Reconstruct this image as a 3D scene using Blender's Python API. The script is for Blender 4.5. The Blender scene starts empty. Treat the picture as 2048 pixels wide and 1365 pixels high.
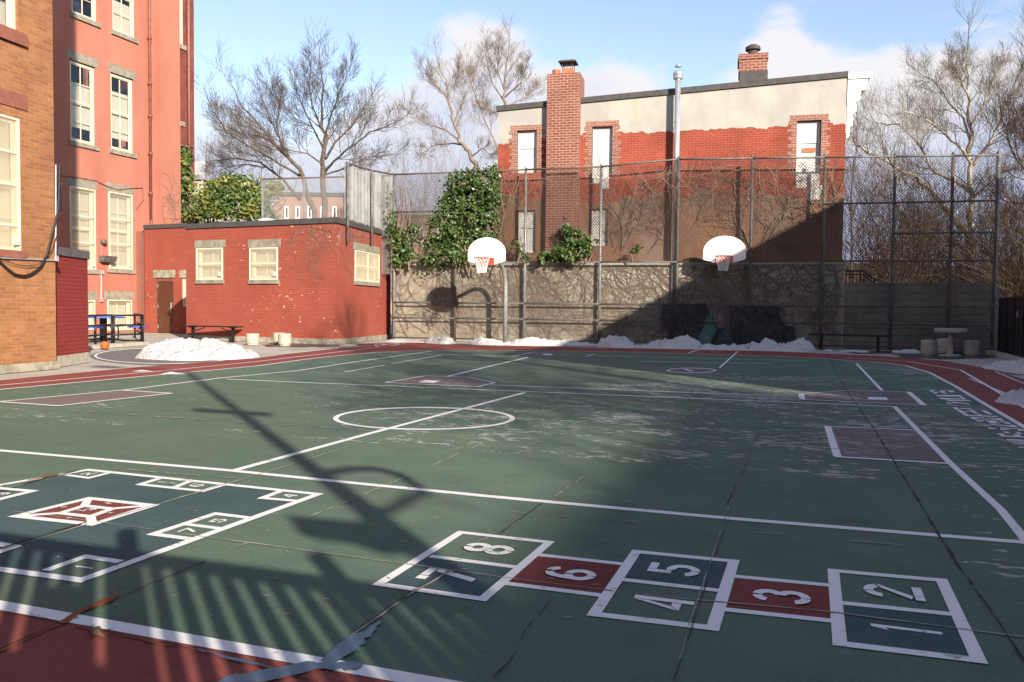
import bpy, math, random
from mathutils import Vector, noise
random.seed(7)
R=math.radians
S=bpy.context.scene
COL=S.collection
# ------------------------------------------------------------------ camera
F=1661.0; PITCH=R(2.249); ROLL=R(.573); TH=R(19.462); CH=1.1
f_=Vector((-math.sin(TH)*math.cos(PITCH),math.cos(TH)*math.cos(PITCH),-math.sin(PITCH)))
r0=Vector((math.cos(TH),math.sin(TH),0)); d0=f_.cross(r0)
r_=math.cos(ROLL)*r0-math.sin(ROLL)*d0; d_=math.cos(ROLL)*d0+math.sin(ROLL)*r0
CAM=Vector((0,0,CH))
def ray(px,py): return f_+r_*((px-1024)/F)+d_*((py-682.5)/F)
def G(px,py,z=0.0):
    v=ray(px,py); t=(z-CH)/v.z
    p=CAM+v*t; return Vector((p.x,p.y,z))
def atD(px,py,D): return CAM+ray(px,py)*D        # point at a distance D along the view axis
cam=bpy.data.cameras.new('camera'); co=bpy.data.objects.new('camera',cam); COL.objects.link(co)
from mathutils import Matrix
co.matrix_world=Matrix(((r_.x,-d_.x,-f_.x,0),(r_.y,-d_.y,-f_.y,0),(r_.z,-d_.z,-f_.z,CH),(0,0,0,1)))
cam.sensor_width=36; cam.lens=F/2048*36; cam.clip_end=3000; cam.clip_start=.02
S.camera=co
# ------------------------------------------------------------------ sun and sky
AZ=R(45.9); EL=R(21.8)
SH=Vector((-math.sin(AZ),math.cos(AZ),0))           # way shadows fall
sun=bpy.data.lights.new('sun','SUN'); sun.energy=5.0; sun.angle=R(.53); sun.color=(1,.885,.74)
so=bpy.data.objects.new('sun',sun); COL.objects.link(so)
so.rotation_euler=Vector((SH.x*math.cos(EL),SH.y*math.cos(EL),-math.sin(EL))).to_track_quat('-Z','Y').to_euler()
W=bpy.data.worlds.new('World'); S.world=W; W.use_nodes=True
nt=W.node_tree; nt.nodes.clear()
def N(t,kind,**k):
    n=t.nodes.new(kind)
    for a,b in k.items(): setattr(n,a,b)
    return n
def setin(n,**k):
    for a,b in k.items(): n.inputs[a.replace('_',' ')].default_value=b
sky=N(nt,'ShaderNodeTexSky',sky_type='NISHITA',sun_disc=False)
sky.sun_elevation=EL; sky.sun_rotation=math.atan2(-SH.x,-SH.y); sky.altitude=20; sky.air_density=1.0; sky.dust_density=.5; sky.ozone_density=1.3
tc=N(nt,'ShaderNodeTexCoord')
def mth(t,op,a,b=None,c=None,clamp=False):
    n=N(t,'ShaderNodeMath',operation=op,use_clamp=clamp)
    for i,v in enumerate((a,b,c)):
        if v is None: continue
        if isinstance(v,(int,float)): n.inputs[i].default_value=v
        else: t.links.new(v,n.inputs[i])
    return n.outputs[0]
def blob(px,py,a0,amp):
    v=ray(px,py).normalized()
    n=N(nt,'ShaderNodeVectorMath',operation='DISTANCE'); nt.links.new(tc.outputs['Generated'],n.inputs[0]); n.inputs[1].default_value=v
    m=N(nt,'ShaderNodeMapRange',interpolation_type='SMOOTHSTEP'); nt.links.new(n.outputs['Value'],m.inputs['Value'])
    setin(m,From_Min=0.0,From_Max=a0,To_Min=amp,To_Max=0.0)
    return m.outputs[0]
tot=None
for (px,py,a,amp) in [(930,300,.17,.75),(820,330,.14,.6),(1040,230,.11,.7),(1180,200,.09,.62),(900,100,.10,.33),(1000,120,.10,.42),(1250,180,.08,.5),(1110,330,.12,.6),
        (1560,90,.065,.62),(1540,170,.08,.62),(1640,170,.09,.55),(1760,210,.10,.55),(1900,250,.12,.6),(2048,260,.14,.55),(1850,350,.2,.6),(2048,20,.09,.25),(1690,-10,.05,.42),(1450,300,.3,.35),
        (600,330,.14,.5),(700,260,.09,.3),(480,330,.1,.36),(395,20,.03,.3),(-500,200,.4,.5),(2700,250,.4,.5),(300,420,.2,.5)]:
    b=blob(px,py,a,amp); tot=b if tot is None else mth(nt,'ADD',tot,b)
SZ=N(nt,'ShaderNodeSeparateXYZ'); nt.links.new(tc.outputs['Generated'],SZ.inputs[0])
mp=N(nt,'ShaderNodeMapping'); mp.inputs['Scale'].default_value=(1,1,1.9); nt.links.new(tc.outputs['Generated'],mp.inputs['Vector'])
n1=N(nt,'ShaderNodeTexNoise'); setin(n1,Scale=9.0,Detail=10.0,Roughness=.6,Distortion=.35); nt.links.new(mp.outputs[0],n1.inputs['Vector'])
n2=N(nt,'ShaderNodeTexNoise'); setin(n2,Scale=3.0,Detail=5.0,Roughness=.5); nt.links.new(mp.outputs[0],n2.inputs['Vector'])
low=N(nt,'ShaderNodeMapRange',interpolation_type='SMOOTHSTEP'); nt.links.new(SZ.outputs['Z'],low.inputs['Value']); setin(low,From_Min=.0,From_Max=.24,To_Min=.62,To_Max=.0)
tot=mth(nt,'ADD',tot,low.outputs[0])
den=mth(nt,'ADD',mth(nt,'MULTIPLY',mth(nt,'SUBTRACT',n1.outputs['Fac'],.5),1.7),mth(nt,'MINIMUM',tot,1.0))
mr=N(nt,'ShaderNodeMapRange',interpolation_type='SMOOTHSTEP'); nt.links.new(den,mr.inputs['Value']); setin(mr,From_Min=.36,From_Max=.86,To_Min=0.0,To_Max=1.0)
ccol=N(nt,'ShaderNodeValToRGB'); ccol.color_ramp.elements[0].color=(.50,.58,.86,1); ccol.color_ramp.elements[1].color=(1,.97,.98,1)
ccol.color_ramp.elements[0].position=.10; ccol.color_ramp.elements[1].position=.27
sx=N(nt,'ShaderNodeSeparateXYZ'); nt.links.new(tc.outputs['Generated'],sx.inputs[0])
nt.links.new(mth(nt,'ADD',sx.outputs['Z'],mth(nt,'MULTIPLY',mth(nt,'SUBTRACT',n2.outputs['Fac'],.5),.45)),ccol.inputs['Fac'])
b1=N(nt,'ShaderNodeBackground'); b2=N(nt,'ShaderNodeBackground'); mx=N(nt,'ShaderNodeMixShader'); ow=N(nt,'ShaderNodeOutputWorld')
hs=N(nt,'ShaderNodeHueSaturation'); setin(hs,Saturation=.92,Value=1.5,Hue=.508); nt.links.new(sky.outputs[0],hs.inputs['Color'])
nt.links.new(hs.outputs[0],b1.inputs['Color']); b1.inputs['Strength'].default_value=.080
nt.links.new(ccol.outputs[0],b2.inputs['Color']); b2.inputs['Strength'].default_value=.48
nt.links.new(mth(nt,'MULTIPLY',mr.outputs[0],.93),mx.inputs['Fac']); nt.links.new(b1.outputs[0],mx.inputs[1]); nt.links.new(b2.outputs[0],mx.inputs[2]); nt.links.new(mx.outputs[0],ow.inputs['Surface'])
S.view_settings.view_transform='Standard'; S.view_settings.look='None'; S.view_settings.exposure=1.0; S.view_settings.gamma=1
S.render.engine='CYCLES'; S.cycles.max_bounces=6; S.cycles.transparent_max_bounces=16
# ------------------------------------------------------------------ materials
MATS={}
class MT:
    def __init__(s,name,rough=.8,spec=.3,metal=0):
        m=bpy.data.materials.new(name); m.use_nodes=True; s.m=m; s.t=m.node_tree; s.b=s.t.nodes['Principled BSDF']; MATS[name]=m
        setin(s.b,Roughness=rough,Metallic=metal); s.b.inputs['Specular IOR Level'].default_value=spec
    def L(s,a,b): s.t.links.new(a,b)
    def co(s,uv=False,scale=(1,1,1),rot=0):
        c=N(s.t,'ShaderNodeTexCoord'); p=N(s.t,'ShaderNodeMapping'); p.inputs['Scale'].default_value=scale; p.inputs['Rotation'].default_value=(0,0,rot)
        if uv: s.L(c.outputs['UV'],p.inputs[0])
        else:
            g=N(s.t,'ShaderNodeNewGeometry'); s.L(g.outputs['Position'],p.inputs[0])
        return p.outputs[0]
    def noise(s,scale,detail=5,rough=.6,uv=False,sc=(1,1,1),rot=0,dist=0):
        n=N(s.t,'ShaderNodeTexNoise'); setin(n,Scale=scale,Detail=detail,Roughness=rough,Distortion=dist); s.L(s.co(uv,sc,rot),n.inputs['Vector']); return n.outputs['Fac']
    def ramp(s,fac,a,b,lo=0.,hi=1.):
        m=N(s.t,'ShaderNodeMapRange',interpolation_type='SMOOTHSTEP'); s.L(fac,m.inputs['Value']); setin(m,From_Min=a,From_Max=b,To_Min=lo,To_Max=hi); return m.outputs[0]
    def mix(s,fac,a,b,mode='MIX'):
        n=N(s.t,'ShaderNodeMix',data_type='RGBA',blend_type=mode)
        for i,v in ((0,fac),(6,a),(7,b)):
            if hasattr(v,'links'): s.L(v,n.inputs[i])
            elif isinstance(v,(int,float)): n.inputs[i].default_value=v
            else: n.inputs[i].default_value=(*v,1)
        return n.outputs[2]
    def mul(s,a,b): return mth(s.t,'MULTIPLY',a,b)
    def col(s,c):
        if hasattr(c,'links'): s.L(c,s.b.inputs['Base Color'])
        else: s.b.inputs['Base Color'].default_value=(*c,1)
        return s
    def bump(s,h,st=.3,d=.02):
        n=N(s.t,'ShaderNodeBump'); setin(n,Strength=st,Distance=d); s.L(h,n.inputs['Height']); s.L(n.outputs[0],s.b.inputs['Normal']); return s
def plain(name,c,rough=.7,spec=.3,metal=0,var=.25,scale=6,c2=None,bump=0):
    m=MT(name,rough,spec,metal)
    n=m.noise(scale,6,.65)
    c2=c2 or tuple(x*(1-var) for x in c)
    m.col(m.mix(m.ramp(n,.35,.65),c2,c))
    if bump: m.bump(m.noise(scale*6,4),bump,.01)
    return m.m
def brick(name,c1,c2,mortar,bw=.21,rh=.072,ms=.009,var=.35,chips=None,chipth=.66,bump=.5,rough=.85,big=1.2,stain=None):
    m=MT(name,rough,.2)
    b=N(m.t,'ShaderNodeTexBrick'); b.offset=.5
    m.L(m.co(True),b.inputs['Vector'])
    for k,v in (('Color1',c1),('Color2',c2),('Mortar',mortar)): b.inputs[k].default_value=(*v,1)
    setin(b,Scale=1.0,Mortar_Size=ms,Mortar_Smooth=.3,Bias=-.1,Brick_Width=bw,Row_Height=rh)
    n=m.noise(big,5,.6)
    c=m.mix(m.ramp(n,.3,.7),tuple(1-var for _ in range(3)),(1,1,1))
    c=m.mix(1.0,b.outputs['Color'],c,'MULTIPLY')
    n3=m.noise(14,4,.7); c=m.mix(m.ramp(n3,.4,.75,0,.25),c,tuple(x*.6 for x in c1))
    if stain:
        st=m.noise(.5,5,.6,sc=(1.6,1.6,.35)); c=m.mix(m.ramp(st,.47,.72,0,.85),c,stain)
    if chips:
        nc=m.noise(5.5,4,.62,sc=(1,1,1.5)); nb=m.noise(.7,2,.5)
        z=N(m.t,'ShaderNodeSeparateXYZ'); m.L(m.co(),z.inputs[0])
        thr=mth(m.t,'ADD',nc,m.mul(mth(m.t,'SUBTRACT',nb,.5),.35))
        c=m.mix(m.ramp(thr,chipth,chipth+.03,0,.85),c,chips)
    m.col(c)
    h=mth(m.t,'SUBTRACT',m.mul(n3,.35),b.outputs['Fac'])
    m.bump(h,bump,.012)
    return m.m
M={}
M['orange']=brick('orange_brick',(.385,.17,.07),(.285,.108,.045),(.31,.205,.13),bw=.20,rh=.062,ms=.007,var=.25,big=1.4)
M['red_paint']=brick('red_painted_brick',(.34,.085,.056),(.315,.077,.052),(.285,.068,.046),var=.14,chips=(.56,.38,.33),chipth=.685,stain=(.25,.058,.042),bump=.6)
M['pier_paint']=brick('pier_red_paint',(.30,.045,.038),(.27,.04,.035),(.22,.034,.03),var=.12,bump=.7)
M['pink_paint']=brick('salmon_painted_brick',(.455,.18,.128),(.44,.172,.12),(.415,.162,.114),var=.16,stain=(.35,.12,.088),chips=(.66,.30,.24),chipth=.76,bump=.3,big=.5)
M['house_brick']=brick('house_red_brick',(.32,.062,.036),(.27,.053,.032),(.36,.16,.12),bw=.21,rh=.075,ms=.007,var=.3,chips=(.60,.34,.27),chipth=.74,big=.9)
M['bare_brick']=brick('bare_brick',(.30,.125,.09),(.25,.10,.07),(.42,.34,.28),var=.2)
M['chimney_brick']=brick('chimney_brick',(.25,.09,.062),(.20,.064,.045),(.42,.32,.26),bw=.235,rh=.082,ms=.010,var=.2)
def brownwall():
    m=MT('brown_stained_brick',.92,.12)
    b=N(m.t,'ShaderNodeTexBrick'); m.L(m.co(True),b.inputs['Vector']); b.offset=.5
    for k,v in (('Color1',(.26,.115,.072)),('Color2',(.21,.095,.064)),('Mortar',(.27,.2,.155))): b.inputs[k].default_value=(*v,1)
    setin(b,Scale=1.0,Mortar_Size=.008,Mortar_Smooth=.5,Brick_Width=.21,Row_Height=.075,Bias=-.2)
    v=N(m.t,'ShaderNodeTexVoronoi',distance='CHEBYCHEV'); setin(v,Scale=.55,Randomness=.8); m.L(m.co(True,(1.3,.75,1)),v.inputs['Vector'])
    r=N(m.t,'ShaderNodeValToRGB'); sp=N(m.t,'ShaderNodeSeparateColor'); m.L(v.outputs['Color'],sp.inputs[0]); m.L(sp.outputs[0],r.inputs[0])
    e=r.color_ramp.elements; e[0].color=(.25,.19,.145,1); e[1].color=(.25,.15,.11,1)
    for p,c in ((.25,(.23,.12,.066,1)),(.5,(.30,.215,.175,1)),(.72,(.19,.125,.088,1))): q=e.new(p); q.color=c
    r.color_ramp.interpolation='CONSTANT'
    n=m.noise(.9,6,.65); c=m.mix(m.ramp(n,.40,.58,0,.8),b.outputs['Color'],r.outputs[0])
    w=m.noise(1.4,6,.65,sc=(1.7,1.7,.3)); c=m.mix(m.ramp(w,.48,.72,0,.7),c,(.13,.09,.065)); c=m.mix(m.ramp(m.noise(12,5,.7),.45,.72,0,.35),c,(.16,.12,.09))
    m.col(c); m.bump(b.outputs['Fac'],-.4,.01); return m.m
M['brown_wall']=brownwall()
M['wing_brick']=brick('wing_brick',(.24,.07,.055),(.20,.06,.05),(.2,.07,.06),var=.4)
M['far_brick']=brick('far_brick',(.34,.19,.15),(.30,.17,.13),(.36,.25,.2),var=.2)
def stucco(name,c,c2,streak,st=.5):
    m=MT(name,.9,.15)
    n=m.noise(.9,6,.62); v=m.noise(1.6,5,.6,sc=(1.8,1.8,.22))
    k=m.mix(m.ramp(n,.35,.68),c2,c); k=m.mix(m.ramp(v,.5,.75,0,st),k,streak)
    m.col(k); m.bump(m.noise(30,4,.7),.25,.01); return m.m
M['stucco']=stucco('grey_stucco',(.40,.38,.335),(.32,.312,.288),(.29,.26,.205))
def blockwall():
    m=MT('block_wall',.92,.15)
    b=N(m.t,'ShaderNodeTexBrick'); m.L(m.co(True),b.inputs['Vector']); b.offset=.5
    for k,v in (('Color1',(.43,.395,.325)),('Color2',(.385,.355,.29)),('Mortar',(.25,.225,.185))): b.inputs[k].default_value=(*v,1)
    setin(b,Scale=1.0,Mortar_Size=.009,Mortar_Smooth=.6,Brick_Width=1.25,Row_Height=.26,Bias=0.)
    n=m.noise(1.1,6,.65); v=m.noise(1.3,5,.6,sc=(1.5,1.5,.25))
    c=m.mix(m.ramp(n,.35,.7,0,.5),b.outputs['Color'],(.36,.29,.20)); c=m.mix(m.ramp(v,.52,.74,0,.5),c,(.19,.15,.11))
    c=m.mix(m.ramp(m.noise(9,5,.7),.5,.72,0,.35),c,(.21,.17,.13))
    m.col(c); m.bump(mth(m.t,'SUBTRACT',m.mul(m.noise(24,4),.5),m.mul(b.outputs['Fac'],.8)),.5,.015); return m.m
M['block']=blockwall()
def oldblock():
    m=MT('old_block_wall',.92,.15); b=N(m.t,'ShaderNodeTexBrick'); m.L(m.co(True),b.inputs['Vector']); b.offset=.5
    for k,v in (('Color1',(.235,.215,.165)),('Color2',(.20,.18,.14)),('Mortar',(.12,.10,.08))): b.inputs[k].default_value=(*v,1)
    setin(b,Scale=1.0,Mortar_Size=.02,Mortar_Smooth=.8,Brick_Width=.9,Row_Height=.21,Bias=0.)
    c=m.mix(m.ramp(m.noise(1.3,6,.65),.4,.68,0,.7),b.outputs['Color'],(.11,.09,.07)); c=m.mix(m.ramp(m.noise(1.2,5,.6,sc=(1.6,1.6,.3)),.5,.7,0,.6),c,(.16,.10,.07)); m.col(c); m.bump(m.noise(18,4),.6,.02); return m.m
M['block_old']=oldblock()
M['stone']=plain('grey_stone',(.36,.33,.26),.9,.15,var=.45,scale=4,bump=.3)
M['sill']=plain('lintel_stone',(.30,.27,.215),.9,.15,var=.35,scale=5,bump=.3)
M['brownstone']=plain('brownstone',(.27,.105,.075),.85,.2,var=.2,scale=4)
M['cream']=plain('cream_paint',(.66,.59,.43),.5,.35,var=.10,scale=5)
M['cream2']=plain('cream_guard_paint',(.68,.61,.46),.5,.35,var=.06)
M['blind']=plain('blind_fabric',(.58,.53,.43),.8,.2,var=.06)
M['door']=plain('brown_door',(.10,.035,.018),.45,.4,var=.2,scale=3)
M['panel']=plain('brown_panel',(.27,.115,.085),.6,.3,var=.18,scale=2.0)
M['slate']=plain('slate_cap',(.13,.12,.125),.6,.35,var=.25)
M['flash']=plain('roof_flashing',(.075,.07,.068),.75,.3,var=.3)
M['black']=plain('black_metal',(.012,.012,.014),.45,.4,var=.2)
def bpl():
    m=MT('black_plastic',.42,.4); m.col((.012,.012,.014)); m.bump(m.noise(3.5,5,.6,sc=(1,1,.5),dist=1.0),1.0,.12); return m.m
M['blackp']=bpl()
M['tarp']=plain('green_tarp',(.02,.10,.08),.45,.5,var=.5,scale=3)
M['galv']=plain('galvanized_steel',(.36,.38,.385),.45,.5,.35,var=.3,scale=8)
M['galvd']=plain('weathered_fence_steel',(.17,.165,.155),.6,.35,.15,var=.45,scale=7)
M['rust']=plain('rusty_steel',(.15,.075,.048),.8,.2,var=.5,scale=6,c2=(.13,.12,.11))
M['shiny']=plain('shiny_flue',(.68,.70,.72),.3,.5,.7,var=.15,scale=4)
M['sheet']=plain('grey_sheet',(.40,.41,.40),.6,.3,.1,var=.3,scale=2.0)
M['copper']=plain('brown_downpipe',(.22,.085,.06),.5,.4,var=.3)
M['wht']=plain('white_enamel',(.82,.80,.77),.35,.5,var=.05)
M['board']=plain('whitewashed_board',(.66,.655,.64),.8,.2,var=.22,scale=2,bump=.3)
M['rim']=plain('orange_rim',(.55,.10,.06),.4,.4,var=.25)
M['net']=plain('net_cord',(.75,.72,.70),.9,.1,var=.1)
M['blue']=plain('blue_plastic',(.035,.11,.50),.4,.4,var=.15)
M['ball']=plain('basketball_rubber',(.55,.13,.03),.6,.3,var=.15)
M['conc']=plain('planter_concrete',(.46,.42,.34),.9,.15,var=.25,scale=8,bump=.3)
M['conduit']=plain('conduit_grey',(.42,.42,.44),.5,.4,.2,var=.2)
M['tile']=plain('terracotta',(.45,.17,.09),.8,.2)
M['cable']=plain('black_cable',(.02,.018,.018),.6,.3)
M['wire']=plain('mesh_wire',(.13,.125,.115),.6,.3,.2,var=.3)
M['wired']=plain('rusted_mesh_wire',(.075,.056,.046),.8,.2,.1,var=.35)
M['wireg']=plain('grey_mesh_wire',(.36,.36,.35),.6,.3,.2,var=.2)
M['bark_dark']=plain('dark_bark',(.135,.105,.085),.95,.1,var=.4,scale=8)
M['bark_tan']=plain('tan_bark',(.235,.19,.155),.95,.1,var=.3,scale=8)
M['bark_brown']=plain('brown_twigs',(.125,.092,.070),.95,.1,var=.4,scale=5)
M['vine']=plain('dead_vine_stem',(.22,.165,.13),.95,.1,var=.4,scale=8)
M['twig_grey']=plain('sycamore_twigs',(.27,.225,.18),.95,.1,var=.3,scale=6)
def syc():
    m=MT('sycamore_bark',.9,.15); n=m.noise(3.2,4,.6); m.col(m.mix(m.ramp(n,.45,.55),(.19,.155,.115),(.43,.38,.30))); return m.m
M['sycamore']=syc()
def leafm(name,a,b,c):
    m=MT(name,.42,.5); n=m.noise(1.3,3,.6); n2=m.noise(17,2,.6)
    k=m.mix(m.ramp(n,.35,.65),a,b); k=m.mix(m.ramp(n2,.45,.62),k,c); m.col(k)
    m.b.inputs['Subsurface Weight'].default_value=0.0
    return m.m
M['ivy']=leafm('ivy_leaves',(.026,.058,.012),(.042,.082,.016),(.09,.14,.035))
M['ivy_light']=leafm('ivy_yellow_leaves',(.09,.115,.018),(.135,.15,.025),(.19,.17,.035))
M['deadleaf']=plain('dead_leaf',(.16,.10,.06),.9,.1)
def snowm():
    m=MT('old_snow',.75,.3); n=m.noise(4,6,.7); n2=m.noise(30,3,.6)
    m.col(m.mix(m.ramp(n,.56,.78,0,.55),m.mix(m.ramp(n2,.6,.75,0,.25),(.62,.605,.60),(.38,.36,.34)),(.30,.27,.24)))
    m.bump(mth(m.t,'ADD',m.mul(n,.8),m.mul(m.noise(11,5,.65),.9)),1.0,.10); m.b.inputs['Subsurface Weight'].default_value=.1; m.b.inputs['Subsurface Radius'].default_value=(.04,.05,.06); return m.m
M['snow']=snowm()
def glass():
    m=bpy.data.materials.new('window_glass'); m.use_nodes=True; t=m.node_tree; t.nodes.clear()
    a=N(t,'ShaderNodeBsdfTransparent'); a.inputs[0].default_value=(.97,.985,.985,1); g=N(t,'ShaderNodeBsdfGlossy'); g.inputs['Roughness'].default_value=.04
    x=N(t,'ShaderNodeMixShader'); fr=N(t,'ShaderNodeLayerWeight'); fr.inputs[0].default_value=.3; o=N(t,'ShaderNodeOutputMaterial')
    fm=mth(t,'MULTIPLY_ADD',mth(t,'POWER',fr.outputs['Facing'],3.0),.5,.05); t.links.new(fm,x.inputs[0]); t.links.new(a.outputs[0],x.inputs[1]); t.links.new(g.outputs[0],x.inputs[2]); t.links.new(x.outputs[0],o.inputs[0]); return m
M['glass']=glass()
M['dark']=plain('dark_room',(.03,.035,.05),.9,.1)
def court(name,ca,cb,chip,cov=.0,rough=.85,specks=True,spec=.10):
    m=MT(name,rough,spec)
    n=m.noise(.55,5,.6); n1=m.noise(3.0,6,.65); n2=m.noise(70,3,.7)
    c=m.mix(m.ramp(n,.3,.7),ca,cb); c=m.mix(m.ramp(n1,.4,.75,0,.4),c,tuple(x*.68 for x in ca)); c=m.mix(m.ramp(n2,.4,.7,0,.3),c,tuple(min(1,x*1.55) for x in cb)); st=m.noise(1.5,7,.7,sc=(.35,1.3,1),dist=.6); c=m.mix(m.ramp(st,.55,.75,0,.35),c,tuple(min(1,x*1.35+.01) for x in cb)); st2=m.noise(.9,6,.6,dist=1.2); c=m.mix(m.ramp(st2,.58,.72,0,.4),c,tuple(x*.6 for x in ca))
    if specks:
        g=N(m.t,'ShaderNodeNewGeometry'); sp=N(m.t,'ShaderNodeSeparateXYZ'); m.L(g.outputs['Position'],sp.inputs[0])
        k=m.noise(15.0,5,.66,sc=(.5,1.0,1)); k=mth(m.t,'ADD',m.mul(k,.62),m.mul(m.noise(2.4,5,.6,sc=(.6,1.2,1)),.38)); big=m.noise(.33,3,.55)
        # paint worn off in the band of play between the near line and the far plates
        band=m.mul(m.ramp(sp.outputs['Y'],5.75,5.95),m.ramp(sp.outputs['Y'],13,20,1,0)); band=m.mul(band,m.ramp(sp.outputs['X'],-4.2,-1.5,.62,1))
        rt=m.mul(m.ramp(sp.outputs['X'],.55,.9),m.ramp(sp.outputs['Y'],2.5,4.0))
        area=mth(m.t,'MAXIMUM',band,m.mul(rt,.9))
        v=mth(m.t,'ADD',k,mth(m.t,'ADD',m.mul(mth(m.t,'SUBTRACT',big,.5),.34),m.mul(area,.15)))
        c=m.mix(m.ramp(v,.688,.704,0,.72),c,chip)
        q=m.noise(11,5,.7,sc=(.5,1.3,1)); c=m.mix(m.ramp(q,.735,.76,0,.6),c,chip)
    m.col(c); m.bump(m.noise(120,3,.6),.22,.004); 
    return m.m
M['green']=court('green_court_paint',(.087,.130,.095),(.113,.159,.116),(.43,.415,.385))
M['red']=court('red_track_paint',(.205,.058,.048),(.245,.074,.062),(.36,.28,.25),specks=False)
M['redcell']=court('red_cell_paint',(.16,.044,.038),(.195,.056,.048),(.3,.25,.22),specks=False)
M['bluec']=court('blue_green_paint',(.048,.082,.085),(.066,.102,.104),(.3,.3,.3),specks=False)
M['mauve']=court('mauve_paint',(.150,.118,.112),(.185,.148,.138),(.33,.31,.285))
def whitep(name,wear):
    m=MT(name,.75,.25); k=m.noise(9,7,.72,sc=(.6,1.2,1)); m.col(m.mix(m.ramp(k,wear,wear+.05,0,.75),(.74,.73,.71),(.22,.24,.21))); return m.m
M['white']=whitep('white_line_paint',.60)
M['whitew']=whitep('worn_white_paint',.55)
M['chalk']=plain('pale_joint',(.36,.34,.28),.9,.1,var=.45,scale=9)
M['joint']=plain('dark_joint',(.05,.042,.04),.9,.1)
M['orange_stain']=plain('orange_stain',(.30,.09,.03),.85,.2,var=.4)
def concg():
    m=MT('yard_concrete',.9,.2); n=m.noise(.6,6,.65); n2=m.noise(25,4,.7); c=m.mix(m.ramp(n,.35,.68),(.38,.345,.295),(.49,.45,.385)); c=m.mix(m.ramp(n2,.45,.7,0,.3),c,(.26,.23,.2)); m.col(c); m.bump(n2,.2,.008); return m.m
M['ground']=concg()
M['wet']=plain('wet_asphalt',(.05,.048,.045),.35,.4,var=.3)
M['puddle']=plain('shallow_water',(.06,.095,.14),.30,.35,var=.25)
M['earth']=plain('brown_leaf_litter',(.13,.088,.06),.95,.1,var=.5,scale=3,c2=(.06,.045,.035))
M['skin']=plain('skin',(.5,.3,.22),.6,.3); M['cloth']=plain('dark_coat',(.03,.03,.04),.9,.1); M['hair']=plain('hair',(.03,.02,.015),.7,.3)
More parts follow.
